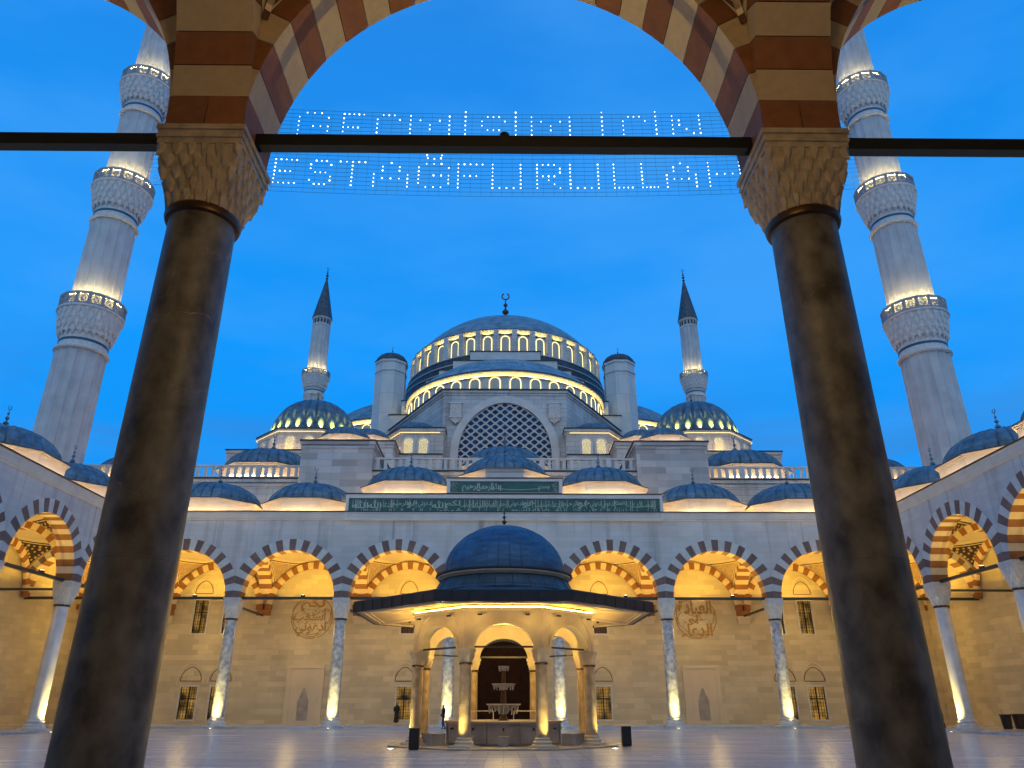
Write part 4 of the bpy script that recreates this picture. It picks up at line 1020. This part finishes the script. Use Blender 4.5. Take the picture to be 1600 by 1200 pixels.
# ------------------------------------------------------------------ minarets
def make_minaret(loc, label, R0=2.62, taper=0.0062):
    t = thing('minaret', label, 'minaret', loc, 0, 'pale stone minarets')
    rad = lambda z: R0-taper*z
    n = 16; balc = [40.5, 56.9, 72.7]
    prev = 0
    for bi, zb in enumerate(balc+[88.3]):
        top = zb-4.6 if zb < 88 else 88.3
        m = MB(); r0, r1 = rad(prev), rad(top)
        # facets with raised arrises
        K = n*4; vs = []
        for z, r in ((prev, r0), (top, r1)):
            for i in range(n):
                for f, dr in ((0, 0.09), (0.07, 0.0), (0.5, -0.07), (0.93, 0.0)):
                    a = 2*PI*(i+f)/n; rr = r*(cos(PI/n)/cos(PI/n*(2*((f) % 1)-1)))+dr; vs.append((rr*cos(a), rr*sin(a), z))
        m.add(vs, [(i, (i+1) % K, K+(i+1) % K, K+i) for i in range(K)])
        m.build('shaft', 'minaret_stone', t)
        if zb > 88: break
        b = MB(); ro = 3.2; rs = rad(zb)
        b.lathe([(rs, zb-4.6), (rs+0.30, zb-4.5), (rs+0.34, zb-4.35), (rs+0.2, zb-4.2), (rs, zb-4.15), (rs, zb-3.6)], 32)
        b.lathe([(rs, zb-3.35), (rs+0.05, zb-2.9)], 32)
        muqarnas(b, zb-3.0, zb, rs+0.03, ro-0.05, 4, 24, depth=0.16, curve=0.6)
        b.lathe([(ro, zb-0.06), (ro+0.14, zb), (ro+0.14, zb+0.16), (rs-0.1, zb+0.16)], 32)
        bo = b.build('balcony', 'capital_stone', t)
        MB().lathe([(rs+0.03, zb-3.62), (rs+0.06, zb-3.6), (rs+0.06, zb-3.36), (rs+0.03, zb-3.34)], 32).build('blue_band', 'blue_tile', bo)
        p = MB(); np_ = 16
        for i in range(np_):
            a0 = 2*PI*i/np_; a1 = 2*PI*(i+1)/np_; A = Vector((ro*cos(a0), ro*sin(a0), 0)); B = Vector((ro*cos(a1), ro*sin(a1), 0)); d_ = B-A
            def q3(f, z): return tuple(A+d_*f+Vector((0, 0, zb+0.16+z)))
            def slab(u0, u1, z0_, z1_, th=0.12):
                P_ = [Vector(q3(u, z)) for u, z in ((u0, z0_), (u1, z0_), (u1, z1_), (u0, z1_))]
                nn = Vector((P_[0].x, P_[0].y, 0)).normalized()*th
                p.add([tuple(v) for v in P_]+[tuple(v+nn) for v in P_], [(0,1,2,3),(4,7,6,5),(0,4,5,1),(1,5,6,2),(2,6,7,3),(3,7,4,0)])
            slab(0, 1, 0, 0.22); slab(0, 1, 1.2, 1.5, 0.15); slab(0, 0.14, 0.22, 1.2); slab(0.86, 1, 0.22, 1.2)
            for k in range(4):
                u = 0.14+0.18*k
                for j in range(3):
                    z = 0.22+0.327*j
                    p.tube([q3(u, z), q3(u+0.18, z+0.327)], 0.055, 4); p.tube([q3(u, z+0.327), q3(u+0.18, z)], 0.055, 4)
            p.tube([q3(0.5+0.2*cos(2*PI*k/8), 0.71+0.28*sin(2*PI*k/8)) for k in range(8)], 0.07, 4, closed=True)
        p.build('parapet', 'parapet_stone_shaded', bo)
        l = MB(); l.tube([((ro-0.20)*cos(2*PI*k/32), (ro-0.20)*sin(2*PI*k/32), zb+1.50) for k in range(32)], 0.06, 4, closed=True)
        l.build('led_strip', 'led_minaret', bo)
        prev = zb+0.16
    cap = MB(); r = rad(88.3); cap.lathe([(r, 86.5), (r+0.12, 86.6), (r+0.12, 86.8), (r, 86.9)], 32)
    cap.lathe([(r, 88.3), (r+0.25, 88.45), (r+0.28, 88.7)], 32)
    for i in range(16):
        a = 2*PI*(i+0.5)/16; cap.box(-0.2, 0.2, -0.04, 0.04, 87.1, 88.1, 1, Matrix.Translation((r*cos(a), r*sin(a), 0)) @ Matrix.Rotation(a+PI/2, 4, 'Z'))
    cap.build('cornice', ['capital_stone', 'coping'], t)
    sp = MB(); K = 16; sp.lathe([(r+0.4, 88.65), (r+0.4, 88.8), (0.12, 100.6)], 16); sp.build('spire', 'dark_lead', t)
    finial_mb(3.4).build('finial', 'bronze', t, (0, 0, 100.4), smooth=True)
    return t
m1 = make_minaret((-45.4, 72, 0), 'thick white three-balcony minaret rising at the courtyard corner, at the picture\'s left side')
def copy_tree(o, parent=None):
    c = o.copy(); COL.objects.link(c); c.parent = parent
    for ch in list(o.children): copy_tree(ch, c)
    return c
for loc, lab in (((45.4, 72, 0), 'thick white three-balcony minaret rising beyond the courtyard corner, at the picture\'s right side'),
                 ((-45.1, 161.5, 0), 'slender-looking far minaret with pointed spire behind the ribbed corner dome, left of the great dome'),
                 ((45.1, 161.5, 0), 'slender-looking far minaret with pointed spire behind the ribbed corner dome, right of the great dome')):
    c = copy_tree(m1); c.location = loc; c['label'] = lab

# ------------------------------------------------------------------ string of lights between the two near minarets
FONT = {'G': ["01110","10001","10000","10111","10001","10001","01110"], 'E': ["11111","10000","10000","11110","10000","10000","11111"],
 'C': ["01110","10001","10000","10000","10000","10001","01110"], 'M': ["10001","11011","10101","10101","10001","10001","10001"],
 'I': ["1","1","1","1","1","1","1"], 'S': ["01110","10001","10000","01110","00001","10001","01110"], 'N': ["10001","11001","11001","10101","10011","10011","10001"],
 'T': ["11111","00100","00100","00100","00100","00100","00100"], 'A': ["00100","01010","01010","10001","11111","10001","10001"],
 'F': ["11111","10000","10000","11110","10000","10000","10000"], 'U': ["10001","10001","10001","10001","10001","10001","11111"],
 'R': ["11110","10001","10001","11110","10100","10010","10001"], 'L': ["10000","10000","10000","10000","10000","10000","11111"], 'H': ["10001","10001","10001","11111","10001","10001","10001"]}
ROW1 = [('G',462,508),('E',532,563),('Ç',585,620),('M',637,698),('İ',723,723),('Ş',749,785),('İ',802,802),('M',827,887),('İ',938,938),('Ç',971,1006),('İ',1023,1023),('N',1049,1092)]
ROW2 = [('E',424,457),('S',480,512),('T',526,565),('A',580,633),('Ğ',650,697),('F',712,750),('U',766,810),('R',836,872),('U',888,932),('L',957,985),('L',1001,1025),('A',1040,1086),('H',1107,1157)]
ls = thing('light_string', 'white bulb lettering strung on wires high between the two thick minarets', 'string lights', (0, 72, 60))
wires = MB()
def sag(x): return -1.6*(1-(x/44.0)**2)
for zz in [11.4-0.62*i for i in range(10)]+[5.0-0.62*i for i in range(11)]:
    wires.tube([(x, 0, zz+sag(x)) for x in [-44+5.5*k for k in range(17)]], 0.022, 3)
for k in range(70):
    x = -43+k*1.25; zt, zb = 11.4, 5.82
    wires.tube([(x, 0.03, zt+sag(x)), (x, 0.03, zb+sag(x))], 0.012, 3); wires.tube([(x, 0.03, 5.0+sag(x)), (x, 0.03, -1.2+sag(x))], 0.012, 3)
wires.build('wire', 'wire', ls, kind='stuff')
BUL = bmesh.new(); bmesh.ops.create_icosphere(BUL, subdivisions=1, radius=0.09)
bv = [v.co[:] for v in BUL.verts]; bf = [tuple(v.index for v in f.verts) for f in BUL.faces]; BUL.free()
for row, zt, dd, pitch in ((ROW1, 9.55, 91.9, 0.70), (ROW2, 2.1, 88.9, 0.58)):
    for ch, a, b in row:
        base = {'Ç': 'C', 'İ': 'I', 'Ş': 'S', 'Ğ': 'G'}.get(ch, ch); G = FONT[base]; nc = len(G[0])
        xa = (a-787)*dd/1157; xb = (b-787)*dd/1157; mb = MB(); pts = []
        for r_, line in enumerate(G):
            for c_, q in enumerate(line):
                if q == '1': pts.append((xa+(xb-xa)*(c_/(nc-1) if nc > 1 else 0), zt-r_*pitch))
        xm = (xa+xb)/2
        if ch == 'İ': pts.append((xm, zt+0.75))
        if ch == 'Ğ': pts += [(xm-0.9, zt+1.3), (xm+0.9, zt+1.3), (xm-0.8, zt+0.85), (xm, zt+0.75), (xm+0.8, zt+0.85)]
        if ch in 'ÇŞ': pts += [(xm, zt-7*pitch)]
        for (x, z) in pts:
            q_ = random.uniform(0.65, 1.15); mb.add([(v[0]*q_+x, v[1]*q_-0.05, v[2]*q_+z+sag(x)+1.4) for v in bv], bf)
        mb.build('light_letter', 'bulb_white', ls, kind='stuff')

# ------------------------------------------------------------------ ablution fountain
ft = thing('fountain_kiosk', 'octagonal ablution fountain kiosk with dark blue dome and wide eaves mid-courtyard', 'fountain', (0, 39, 0))
def kiosk():
    a8 = lambda r, i: (r*cos(PI/8+PI/4*i), r*sin(PI/8+PI/4*i)); RC = 4.36
    # stepped base slab
    p = MB(); p.ngon(8, 5.6, 0.004, 0.06); p.build('base_slab', 'basin_stone', ft)
    cm = MB(); r = 0.27
    cm.lathe([(r*1.02, 0.45), (r, 0.8), (r*0.95, 3.38)], 20)
    sh_me = cm.mesh('shaft', 'fountain_column', True, 40)
    b = MB(); b.lathe([(r*1.75, 0.06), (r*1.75, 0.16), (r*1.5, 0.2), (r*1.55, 0.28), (r*1.2, 0.34), (r*1.25, 0.42), (r*1.02, 0.46)], 20); b.box(-r*1.9, r*1.9, -r*1.9, r*1.9, 0.05, 0.13)
    b_me = b.mesh('base', 'fountain_stone', True, 40)
    c = MB(); muqarnas(c, 3.45, 3.9, r*1.02, 0.30, 3, 12, depth=0.035, squareness=(0, 1)); c.box(-0.33, 0.33, -0.33, 0.33, 3.9, 4.04)
    c_me = c.mesh('capital', 'fountain_stone')
    n_ = MB(); n_.lathe([(r*0.95, 3.36), (r*1.12, 3.38), (r*1.12, 3.44), (r, 3.46)], 20); n_me = n_.mesh('collar', 'bronze', True)
    for i in range(8):
        x, y = a8(RC, i); s = put('column', sh_me, ft, (x, y, 0), PI/8+PI/4*i)
        put('base', b_me, s); put('capital', c_me, s); put('collar', n_me, s)
    # eight arched wall panels
    side = 2*RC*sin(PI/8); ap = RC*cos(PI/8); Ra = side/2-0.36; zt = 5.78
    w = MB(); th = 0.24; n = 20; hw = side/2
    o = [(-hw, 4.04)]
    pa = []
    for i in range(n+1):
        a = PI-PI*i/n; pa.append((Ra*cos(a), 4.04+Ra*0.80*sin(a)))
    for y in (-th, th):
        s_ = -1 if y < 0 else 1
        for i in range(n):
            x0_, z0_ = pa[i]; x1_, z1_ = pa[i+1]
            w.add([(x0_, y, z0_), (x1_, y, z1_), (x1_, y, zt), (x0_, y, zt)], [(0, 1, 2, 3)])
        for sx in (-1, 1):
            e = hw*(1-y/ap*-1 if False else 1)+(-y*math.tan(PI/8))
            w.add([(sx*Ra, y, 4.04), (sx*e, y, 4.04), (sx*e, y, zt), (sx*Ra, y, zt)], [(0, 1, 2, 3)])
    for i in range(n):
        x0_, z0_ = pa[i]; x1_, z1_ = pa[i+1]
        w.add([(x0_, -th, z0_), (x1_, -th, z1_), (x1_, th, z1_), (x0_, th, z0_)], [(0, 1, 2, 3)])
    for sx in (-1, 1): w.add([(sx*Ra, -th, 4.04), (sx*Ra, th, 4.04), (sx*(hw-th*0.41), th, 4.04), (sx*(hw+th*0.41), -th, 4.04)], [(0, 1, 2, 3)])
    strip_along(w, [(x*1.0, z) for x, z in pa], 0.10, -th-0.05, -th)
    out = [( (Ra+0.30)*cos(PI-PI*i/n)*1.0, 4.10+(Ra+0.42)*0.92*sin(PI*i/n)) for i in range(n+1)]
    strip_along(w, out, 0.035, -th-0.03, -th)
    w_me = w.mesh('arch_panel', 'fountain_stone')
    rod = MB(); rod.box(-side/2+0.35, side/2-0.35, -0.035, 0.035, 4.07, 4.15); rod_me = rod.mesh('tie_rod', 'rod_paint')
    rodi = MB(); rodi.box(-side/2+0.35, side/2-0.35, -0.02, 0.02, 3.62, 3.66); 
    for i in range(8):
        a = PI/4*i; put('arch_panel', w_me, ft, (ap*cos(a), ap*sin(a), 0), a+PI/2); put('tie_rod', rod_me, ft, (ap*cos(a), ap*sin(a), 0), a+PI/2)
    m = MB(); m.ngon(8, RC+0.34, 5.60, 5.70); m.ngon(8, RC+0.40, 5.70, 5.78); 
    hol = MB()
    # cornice as ring (open inside)
    k = [(RC-0.2, 5.55), (RC+0.30, 5.60), (RC+0.30, 5.68), (RC+0.42, 5.70), (RC+0.42, 5.77)]
    hol.lathe(k, 8, 0, Matrix.Rotation(PI/8, 4, 'Z')); hol.build('cornice', 'fountain_stone', ft)
    # eave: boarded soffit, fascia, roof
    RE = 7.6
    s = MB()
    for i in range(8):
        p0, p1 = a8(RE-0.12, i), a8(RE-0.12, i+1); q0, q1 = a8(RC-0.1, i), a8(RC-0.1, i+1)
        s.add([(q0[0], q0[1], 5.97), (q1[0], q1[1], 5.97), (p1[0], p1[1], 5.72), (p0[0], p0[1], 5.72)], [(0, 1, 2, 3)])
    s.build('soffit', 'soffit', ft)
    # board frames on the soffit
    fr = MB()
    for i in range(8):
        for f0, f1 in ((0.06, 0.94),):
            def pt(u, v): 
                A = Vector(a8(RC+0.25+(RE-RC-0.45)*v, i)); B = Vector(a8(RC+0.25+(RE-RC-0.45)*v, i+1)); q = A+(B-A)*u; return (q.x, q.y, 5.93-0.22*v)
            fr.tube([pt(0.04, 0.9), pt(0.96, 0.9)], 0.05, 4); fr.tube([pt(0.04, 0.82), pt(0.96, 0.82)], 0.03, 4)
            fr.tube([pt(0.02, 0.05), pt(0.02, 0.95)], 0.05, 4); fr.tube([pt(0.98, 0.05), pt(0.98, 0.95)], 0.05, 4)
    fr.build('soffit_frame', 'fountain_stone', ft)
    fa = MB(); fa.lathe([(RE-0.10, 5.70), (RE, 5.70), (RE+0.02, 6.16), (RE-0.05, 6.2)], 8, 0, Matrix.Rotation(PI/8, 4, 'Z'))
    for i in range(8):
        A, B = Vector(a8(RE+0.02, i)), Vector(a8(RE+0.02, i+1))
        for j in range(0, 8):
            q = A+(B-A)*(j/8); fa.tube([(q.x, q.y, 5.71), (q.x, q.y, 6.17)], 0.02, 4)
    fa.build('fascia', 'coping', ft)
    ro = MB(); ro.lathe([(RE-0.02, 6.19), (5.6, 6.46), (3.55, 6.86)], 8, 0, Matrix.Rotation(PI/8, 4, 'Z')); ro.build('eave_roof', 'dark_lead', ft)
    lo = MB(); N_ = 26
    pr2 = [(3.62, 6.84), (3.5, 7.0), (3.22, 7.50)]
    lo.lathe(pr2, 48)
    for i in range(N_):
        a = 2*PI*i/N_; lo.tube([(q[0]*1.003*cos(a), q[0]*1.003*sin(a), q[1]) for q in pr2], 0.022, 4)
    lo.build('lower_roof', 'dark_lead', ft)
    ri = MB(); ri.lathe([(3.1, 7.46), (3.3, 7.5), (3.34, 7.56), (3.42, 7.6), (3.42, 7.68), (3.3, 7.69)], 64, 0); ri.build('ring_cornice', 'fountain_stone', ft, smooth=True, angle=30)
    ri = MB(); ri.lathe([(3.3, 7.70), (3.5, 7.70), (3.5, 7.78), (3.12, 7.84), (3.0, 7.86)], 64, 0); ri.build('ring_coping', 'coping', ft)
    ribbed_dome(3.10, 2.55, 34, 14, 0.028, 0.0).build('dome', 'fountain_lead', ft, (0, 0, 7.82), smooth=True, angle=35)
    finial_mb(1.15).build('finial', 'bronze', ft, (0, 0, 10.35), smooth=True)
    # inner ceiling
    ce = MB(); ce.lathe([(RC-0.35, 5.5), (3.3, 6.3), (2.9, 7.0), (2.2, 7.4), (0, 7.6)], 32); ce.build('ceiling', 'fountain_stone', ft, smooth=True)
    # basin: sixteen-sided tank of panels with taps
    nb_ = 12; rb = 2.75
    t_ = MB(); t_.ngon(nb_, rb, 0.06, 0.95); t_.ngon(nb_, rb+0.12, 0.95, 1.04)
    bs_ = t_.build('basin', 'basin_stone', ft)
    for i in range(nb_):
        a = 2*PI*i/nb_; A = rb*cos(PI/nb_)
        pm = MB(); wd = 2*rb*sin(PI/nb_)
        pm.box(-wd/2+0.03, -wd/2+0.13, -0.05, 0.0, 0.12, 0.94); pm.box(wd/2-0.13, wd/2-0.03, -0.05, 0.0, 0.12, 0.94)
        pm.box(-wd/2+0.132, wd/2-0.132, -0.05, 0, 0.86, 0.94); pm.box(-wd/2+0.132, wd/2-0.132, -0.05, 0, 0.12, 0.2)
        q = pm.build('panel', 'basin_stone', bs_, (A*cos(a), A*sin(a), 0), a+PI/2)
        tp = MB(); tp.tube([(0, 0, 0.72), (0, -0.14, 0.72), (0, -0.16, 0.66)], 0.028, 6); tp.box(-0.05, 0.05, -0.1, -0.06, 0.73, 0.78)
        tp.build('tap', 'black_metal', bs_, (A*cos(a), A*sin(a), 0), a+PI/2)
    # tiered bowls
    pe = MB(); pe.lathe([(0.30, 1.0), (0.16, 1.2), (0.14, 1.5), (0.16, 1.62), (0.12, 2.2), (0.12, 2.6), (0.09, 2.9), (0.09, 3.3), (0, 3.35)], 16); pe.build('stem', 'bronze', ft, smooth=True, angle=40)
    for (zb, rw, hh, nd) in ((1.78, 0.83, 0.55, 20), (2.68, 0.57, 0.32, 16), (3.48, 0.27, 0.24, 10)):
        m_ = MB(); m_.lathe([(0.12, zb-hh*0.9), (rw*0.35, zb-hh*0.55), (rw*0.75, zb-0.12), (rw, zb-0.05), (rw, zb), (rw*0.9, zb-0.02), (0.05, zb-0.08)], 32)
        rnd = random.Random(int(zb*10))
        for i in range(nd):      # stalactite drops round the rim
            a = 2*PI*i/nd; L_ = hh*rnd.uniform(0.4, 0.8)*0.9
            m_.tube([(rw*0.86*cos(a), rw*0.86*sin(a), zb-0.06), (rw*0.80*cos(a), rw*0.80*sin(a), zb-0.08-L_)], 0.028, 5)
        m_.build('bowl', 'bowl_stone', ft, smooth=True, angle=40)
    for (x0, x1) in ((-1.6, -0.5), (0.5, 1.6)):
        rl = MB(); rl.tube([(x0, 1.0, 1.45), (x1, 1.0, 1.45)], 0.025, 5); rl.tube([(x0, 1.0, 1.02), (x0, 1.0, 1.45)], 0.025, 5); rl.tube([(x1, 1.0, 1.02), (x1, 1.0, 1.45)], 0.025, 5)
        rl.build('railing', 'capital_stone', ft)
    # lamp inside, strip under the eave, added warm wash on the faces
    point(ft, (0, 0, 4.9), 800, (1.0, 0.62, 0.14), 0.15)
    es = MB(); es.tube([(*a8(RC+0.26, i), 5.80) for i in range(8)], 0.022, 4, closed=True); es.build('led_strip', 'led_eave', ft)
    for i in range(8):
        for f in (0.22, 0.78):
            A_ = Vector(a8(RC+0.62, i)); B_ = Vector(a8(RC+0.62, i+1)); q = A_+(B_-A_)*f
            l = MB(); l.box(-0.10, 0.10, -0.05, 0.05, 0, 0.07); l.build('added_wash_box', 'black_metal', ft, (q.x, q.y, 5.40), PI/4*(i+0.5)+PI/8+PI/2)
            point(ft, (q.x*1.12, q.y*1.12, 5.25), 22, (1.0, 0.64, 0.14), 0.12)  # added points and boxes, a made-up warm wash for the kiosk faces
    for i in range(8):
        x, y = a8(RC, i); ux, uy = cos(PI/8+PI/4*i), sin(PI/8+PI/4*i)
        sp_ = spot(ft, (x+ux*0.75, y+uy*0.75, 0.1), (0, 0, 0), 420, UPC, R(70), 0.8, 0.04)
        sp_.rotation_euler = (Vector((-ux*0.22, -uy*0.22, 1))).to_track_quat('-Z', 'Y').to_euler()
mat('fountain_lead', (0.040, 0.095, 0.165), 0.45, metal=0.3, var=0.35, vscale=2.2, stretch=(0.6, 0.6, 2.4), bump=0.1)
kiosk()

# ------------------------------------------------------------------ small things
def stool(x, y, lab, w=0.42, h=0.42, g='stone seats round the fountain'):
    m = MB(); m.box(-w/2, w/2, -w/2, w/2, 0.06, h); m.box(-w/2-0.02, w/2+0.02, -w/2-0.02, w/2+0.02, h, h+0.06)
    o = m.build('stone_stool', 'basin_stone', None, (x, 39+y, 0.0)); tag(o, lab, 'stool', g)
labs = ['small square stone seat directly in front of the fountain basin', 'stone seat at the basin, just inside the front west column', 'stone seat at the basin, just inside the front east column']
for i, (dx, lab) in enumerate(((0.0, labs[0]), (-1.55, labs[1]), (1.55, labs[2]))): stool(dx, -math.sqrt(3.35**2-dx*dx), lab)
def block_seat(x, y, lab, rz):
    m = MB(); m.box(-0.55, 0.55, -0.3, 0.3, 0.06, 0.48); m.box(-0.58, 0.58, -0.33, 0.33, 0.48, 0.55); o = m.build('stone_bench', 'basin_stone', None, (x, 39+y, 0), rz); tag(o, lab, 'bench', 'stone seats round the fountain')
block_seat(-3.15, -1.9, 'low stone block seat on the side of the basin towards the walking man', R(-60))
block_seat(3.15, -1.9, 'low stone block seat on the side of the basin towards the lone black box', R(60))
def floor_light(x, y, lab):
    m = MB(); m.lathe([(0.16, 0.004), (0.16, 0.03), (0.12, 0.035)], 16); m.lathe([(0.12, 0.036), (0.0, 0.045)], 16, 1)
    o = m.build('ground_light', ['black_metal', 'lamp_lens'], None, (x, y, 0.0)); tag(o, lab, 'floor light', 'recessed floor lights round the fountain')
for x, y, lab in ((-4.75, 34.8, 'recessed floor light on the paving just beside the black box at the kiosk'), (-2.15, 34.3, 'recessed floor light at the foot of the front west column'),
                  (2.2, 34.3, 'recessed floor light at the foot of the front east column'), (4.75, 34.9, 'recessed floor light on the open paving out from the east side column'),
                  (4.95, 37.2, 'recessed floor light close against the east side column base'), (-4.95, 37.2, 'recessed floor light close against the west side column base')):
    floor_light(x, y, lab)
def speaker_box(x, y, lab):
    t = thing('speaker_box', lab, 'speaker', (x, y, 0), 0, 'black boxes standing by the fountain')
    b = MB(); w = 0.205
    b.box(-w, w, -0.2, 0.2, 0.05, 0.80); b.box(-w-0.01, w+0.01, -0.21, 0.21, 0.80, 0.83); b.box(-w+0.02, w-0.02, -0.18, 0.18, 0.004, 0.05)
    b.build('body', 'bin_black', t)
    g = MB()
    for i in range(9): g.box(-w+0.03, w-0.03, -0.212, -0.201, 0.10+0.075*i, 0.14+0.075*i)
    g.build('front_panel', 'coping', t, kind='stuff')
speaker_box(-3.75, 34.6, 'upright black box standing in front of the kiosk column cluster')
speaker_box(5.62, 37.4, 'upright black box standing alone on the open paving')
def bin_(x, y, lab, r=0.36, h=0.95, m='bin_black'):
    t = thing('litter_bin', lab, 'bin', (x, y, 0.15))
    b = MB(); b.lathe([(0, 0), (r*0.78, 0), (r*0.8, 0.04), (r, h*0.92)], 20); b.build('body', m, t, smooth=True, angle=40)
    c = MB(); c.lathe([(r*1.0, h*0.90), (r*1.08, h*0.92), (r*1.08, h), (r*0.9, h), (r*0.85, h*0.9), (0, h*0.86)], 20); c.build('rim', m, t, smooth=True, angle=40)
bin_(35.7, 57.4, 'tapered black litter bin against the side arcade'); bin_(36.75, 57.6, 'reddish brown rounded litter bin cut by the picture edge', 0.4, 0.98, 'bin_brown')
cab = MB(); cab.box(-0.35, 0.35, -0.18, 0, 0, 1.5); cab.box(-0.27, 0.27, -0.2, -0.182, 0.1, 1.4)
co = cab.build('wall_cabinet', ['bronze'], None, (-40.57, 62.0, 0.9), PI/2); tag(co, 'narrow dark metal wall cabinet beside the first side column', 'cabinet')

# people: one continuous skinned body each
def person(loc, rz, joints, edges, radii, label, zones, group=None, root=0, coat=None):
    me = bpy.data.meshes.new('person'); me.from_pydata(joints, edges, []); o = bpy.data.objects.new('tmp', me); COL.objects.link(o)
    o.modifiers.new('s', 'SKIN'); 
    for i, r in enumerate(radii): me.skin_vertices[0].data[i].radius = (r if isinstance(r, tuple) else (r, r))
    me.skin_vertices[0].data[root].use_root = True
    m = o.modifiers.new('u', 'SUBSURF'); m.levels = 2
    dg = bpy.context.evaluated_depsgraph_get(); dg.update(); ev = bpy.data.meshes.new_from_object(o.evaluated_get(dg)); bpy.data.objects.remove(o)
    ev.materials.clear()
    for q in ('cloth_black', 'cloth_jeans', 'skin'): ev.materials.append(MATS[q])
    for p in ev.polygons: p.use_smooth = True; p.material_index = zones(p.center)
    ob = put('person', ev, None, loc, rz); tag(ob, label, 'person'); return ob
# joints: 0 pelvis 1 waist 2 chest 3 neck 4 headlow 5 headtop, legs 6-8 / 9-11 (+toe), arms
J = [(0,0,.95),(0,0,1.12),(0,0,1.36),(0,-.01,1.50),(0,-.02,1.60),(0,-.01,1.74),
     (.10,0,.90),(.12,-.10,.50),(.12,-.05,.09),(.12,-.20,.04), (-.10,0,.90),(-.12,.05,.50),(-.12,.22,.10),(-.12,.10,.04),
     (.20,0,1.40),(.26,.03,1.14),(.20,-.14,1.00),(.16,-.2,.97), (-.20,0,1.40),(-.26,.03,1.14),(-.22,-.12,.98),(-.18,-.18,.95)]
E_ = [(0,1),(1,2),(2,3),(3,4),(4,5),(0,6),(6,7),(7,8),(8,9),(0,10),(10,11),(11,12),(12,13),(2,14),(14,15),(15,16),(16,17),(2,18),(18,19),(19,20),(20,21)]
RD = [(.17,.14),(.17,.13),(.20,.14),.065,.09,.085,.10,.075,.05,.04,.10,.075,.05,.04,.085,.06,.045,.04,.085,.06,.045,.04]
person((-4.62, 62.2, 0.0), R(-65), J, E_, RD, 'man in dark hooded jacket and jeans walking past a lit column', lambda c: 1 if c.z < 0.86 and c.z > 0.1 else (2 if (c.z > 1.54 and c.y < -0.05) else 0))
J2 = [(0,0,.95),(0,-.05,1.12),(0,-.16,1.32),(0,-.25,1.44),(0,-.30,1.52),(0,-.33,1.66),
     (.10,0,.90),(.12,-.04,.50),(.13,.08,.09),(.13,-.07,.04), (-.10,0,.90),(-.12,-.02,.50),(-.13,.12,.10),(-.13,-.02,.04),
     (.20,-.18,1.38),(.30,-.38,1.30),(.14,-.52,1.54),(.07,-.55,1.58), (-.20,-.18,1.38),(-.30,-.38,1.30),(-.14,-.52,1.54),(-.07,-.55,1.58)]
person((31.35, 57.9, 0.15), R(-70), J2, E_, RD, 'person in dark clothes leaning forward with raised arms beside the lit side column', lambda c: 2 if (c.z > 1.5 and c.y < -0.52) else 0)
J3 = [(0,0,.80),(0,0,1.10),(0,0,1.34),(0,0,1.46),(0,-.01,1.54),(0,0,1.66),(.05,0,.45),(.06,0,.08),(-.05,0,.45),(-.06,0,.08),(.19,0,1.36),(.24,-.02,1.1),(.1,-.2,1.02),(-.19,0,1.36),(-.24,-.02,1.1),(-.1,-.2,1.02)]
E3 = [(0,1),(1,2),(2,3),(3,4),(4,5),(0,6),(6,7),(0,8),(8,9),(2,10),(10,11),(11,12),(2,13),(13,14),(14,15)]
person((-9.55, 72.3, 0.15), R(10), J3, E3, [(.24,.2),(.19,.15),(.2,.15),.09,.11,.10,.22,.24,.22,.24,.09,.075,.06,.09,.075,.06], 'figure in a long black robe standing at the barred gallery window', lambda c: 2 if (c.z > 1.52 and c.y < -0.09) else 0)
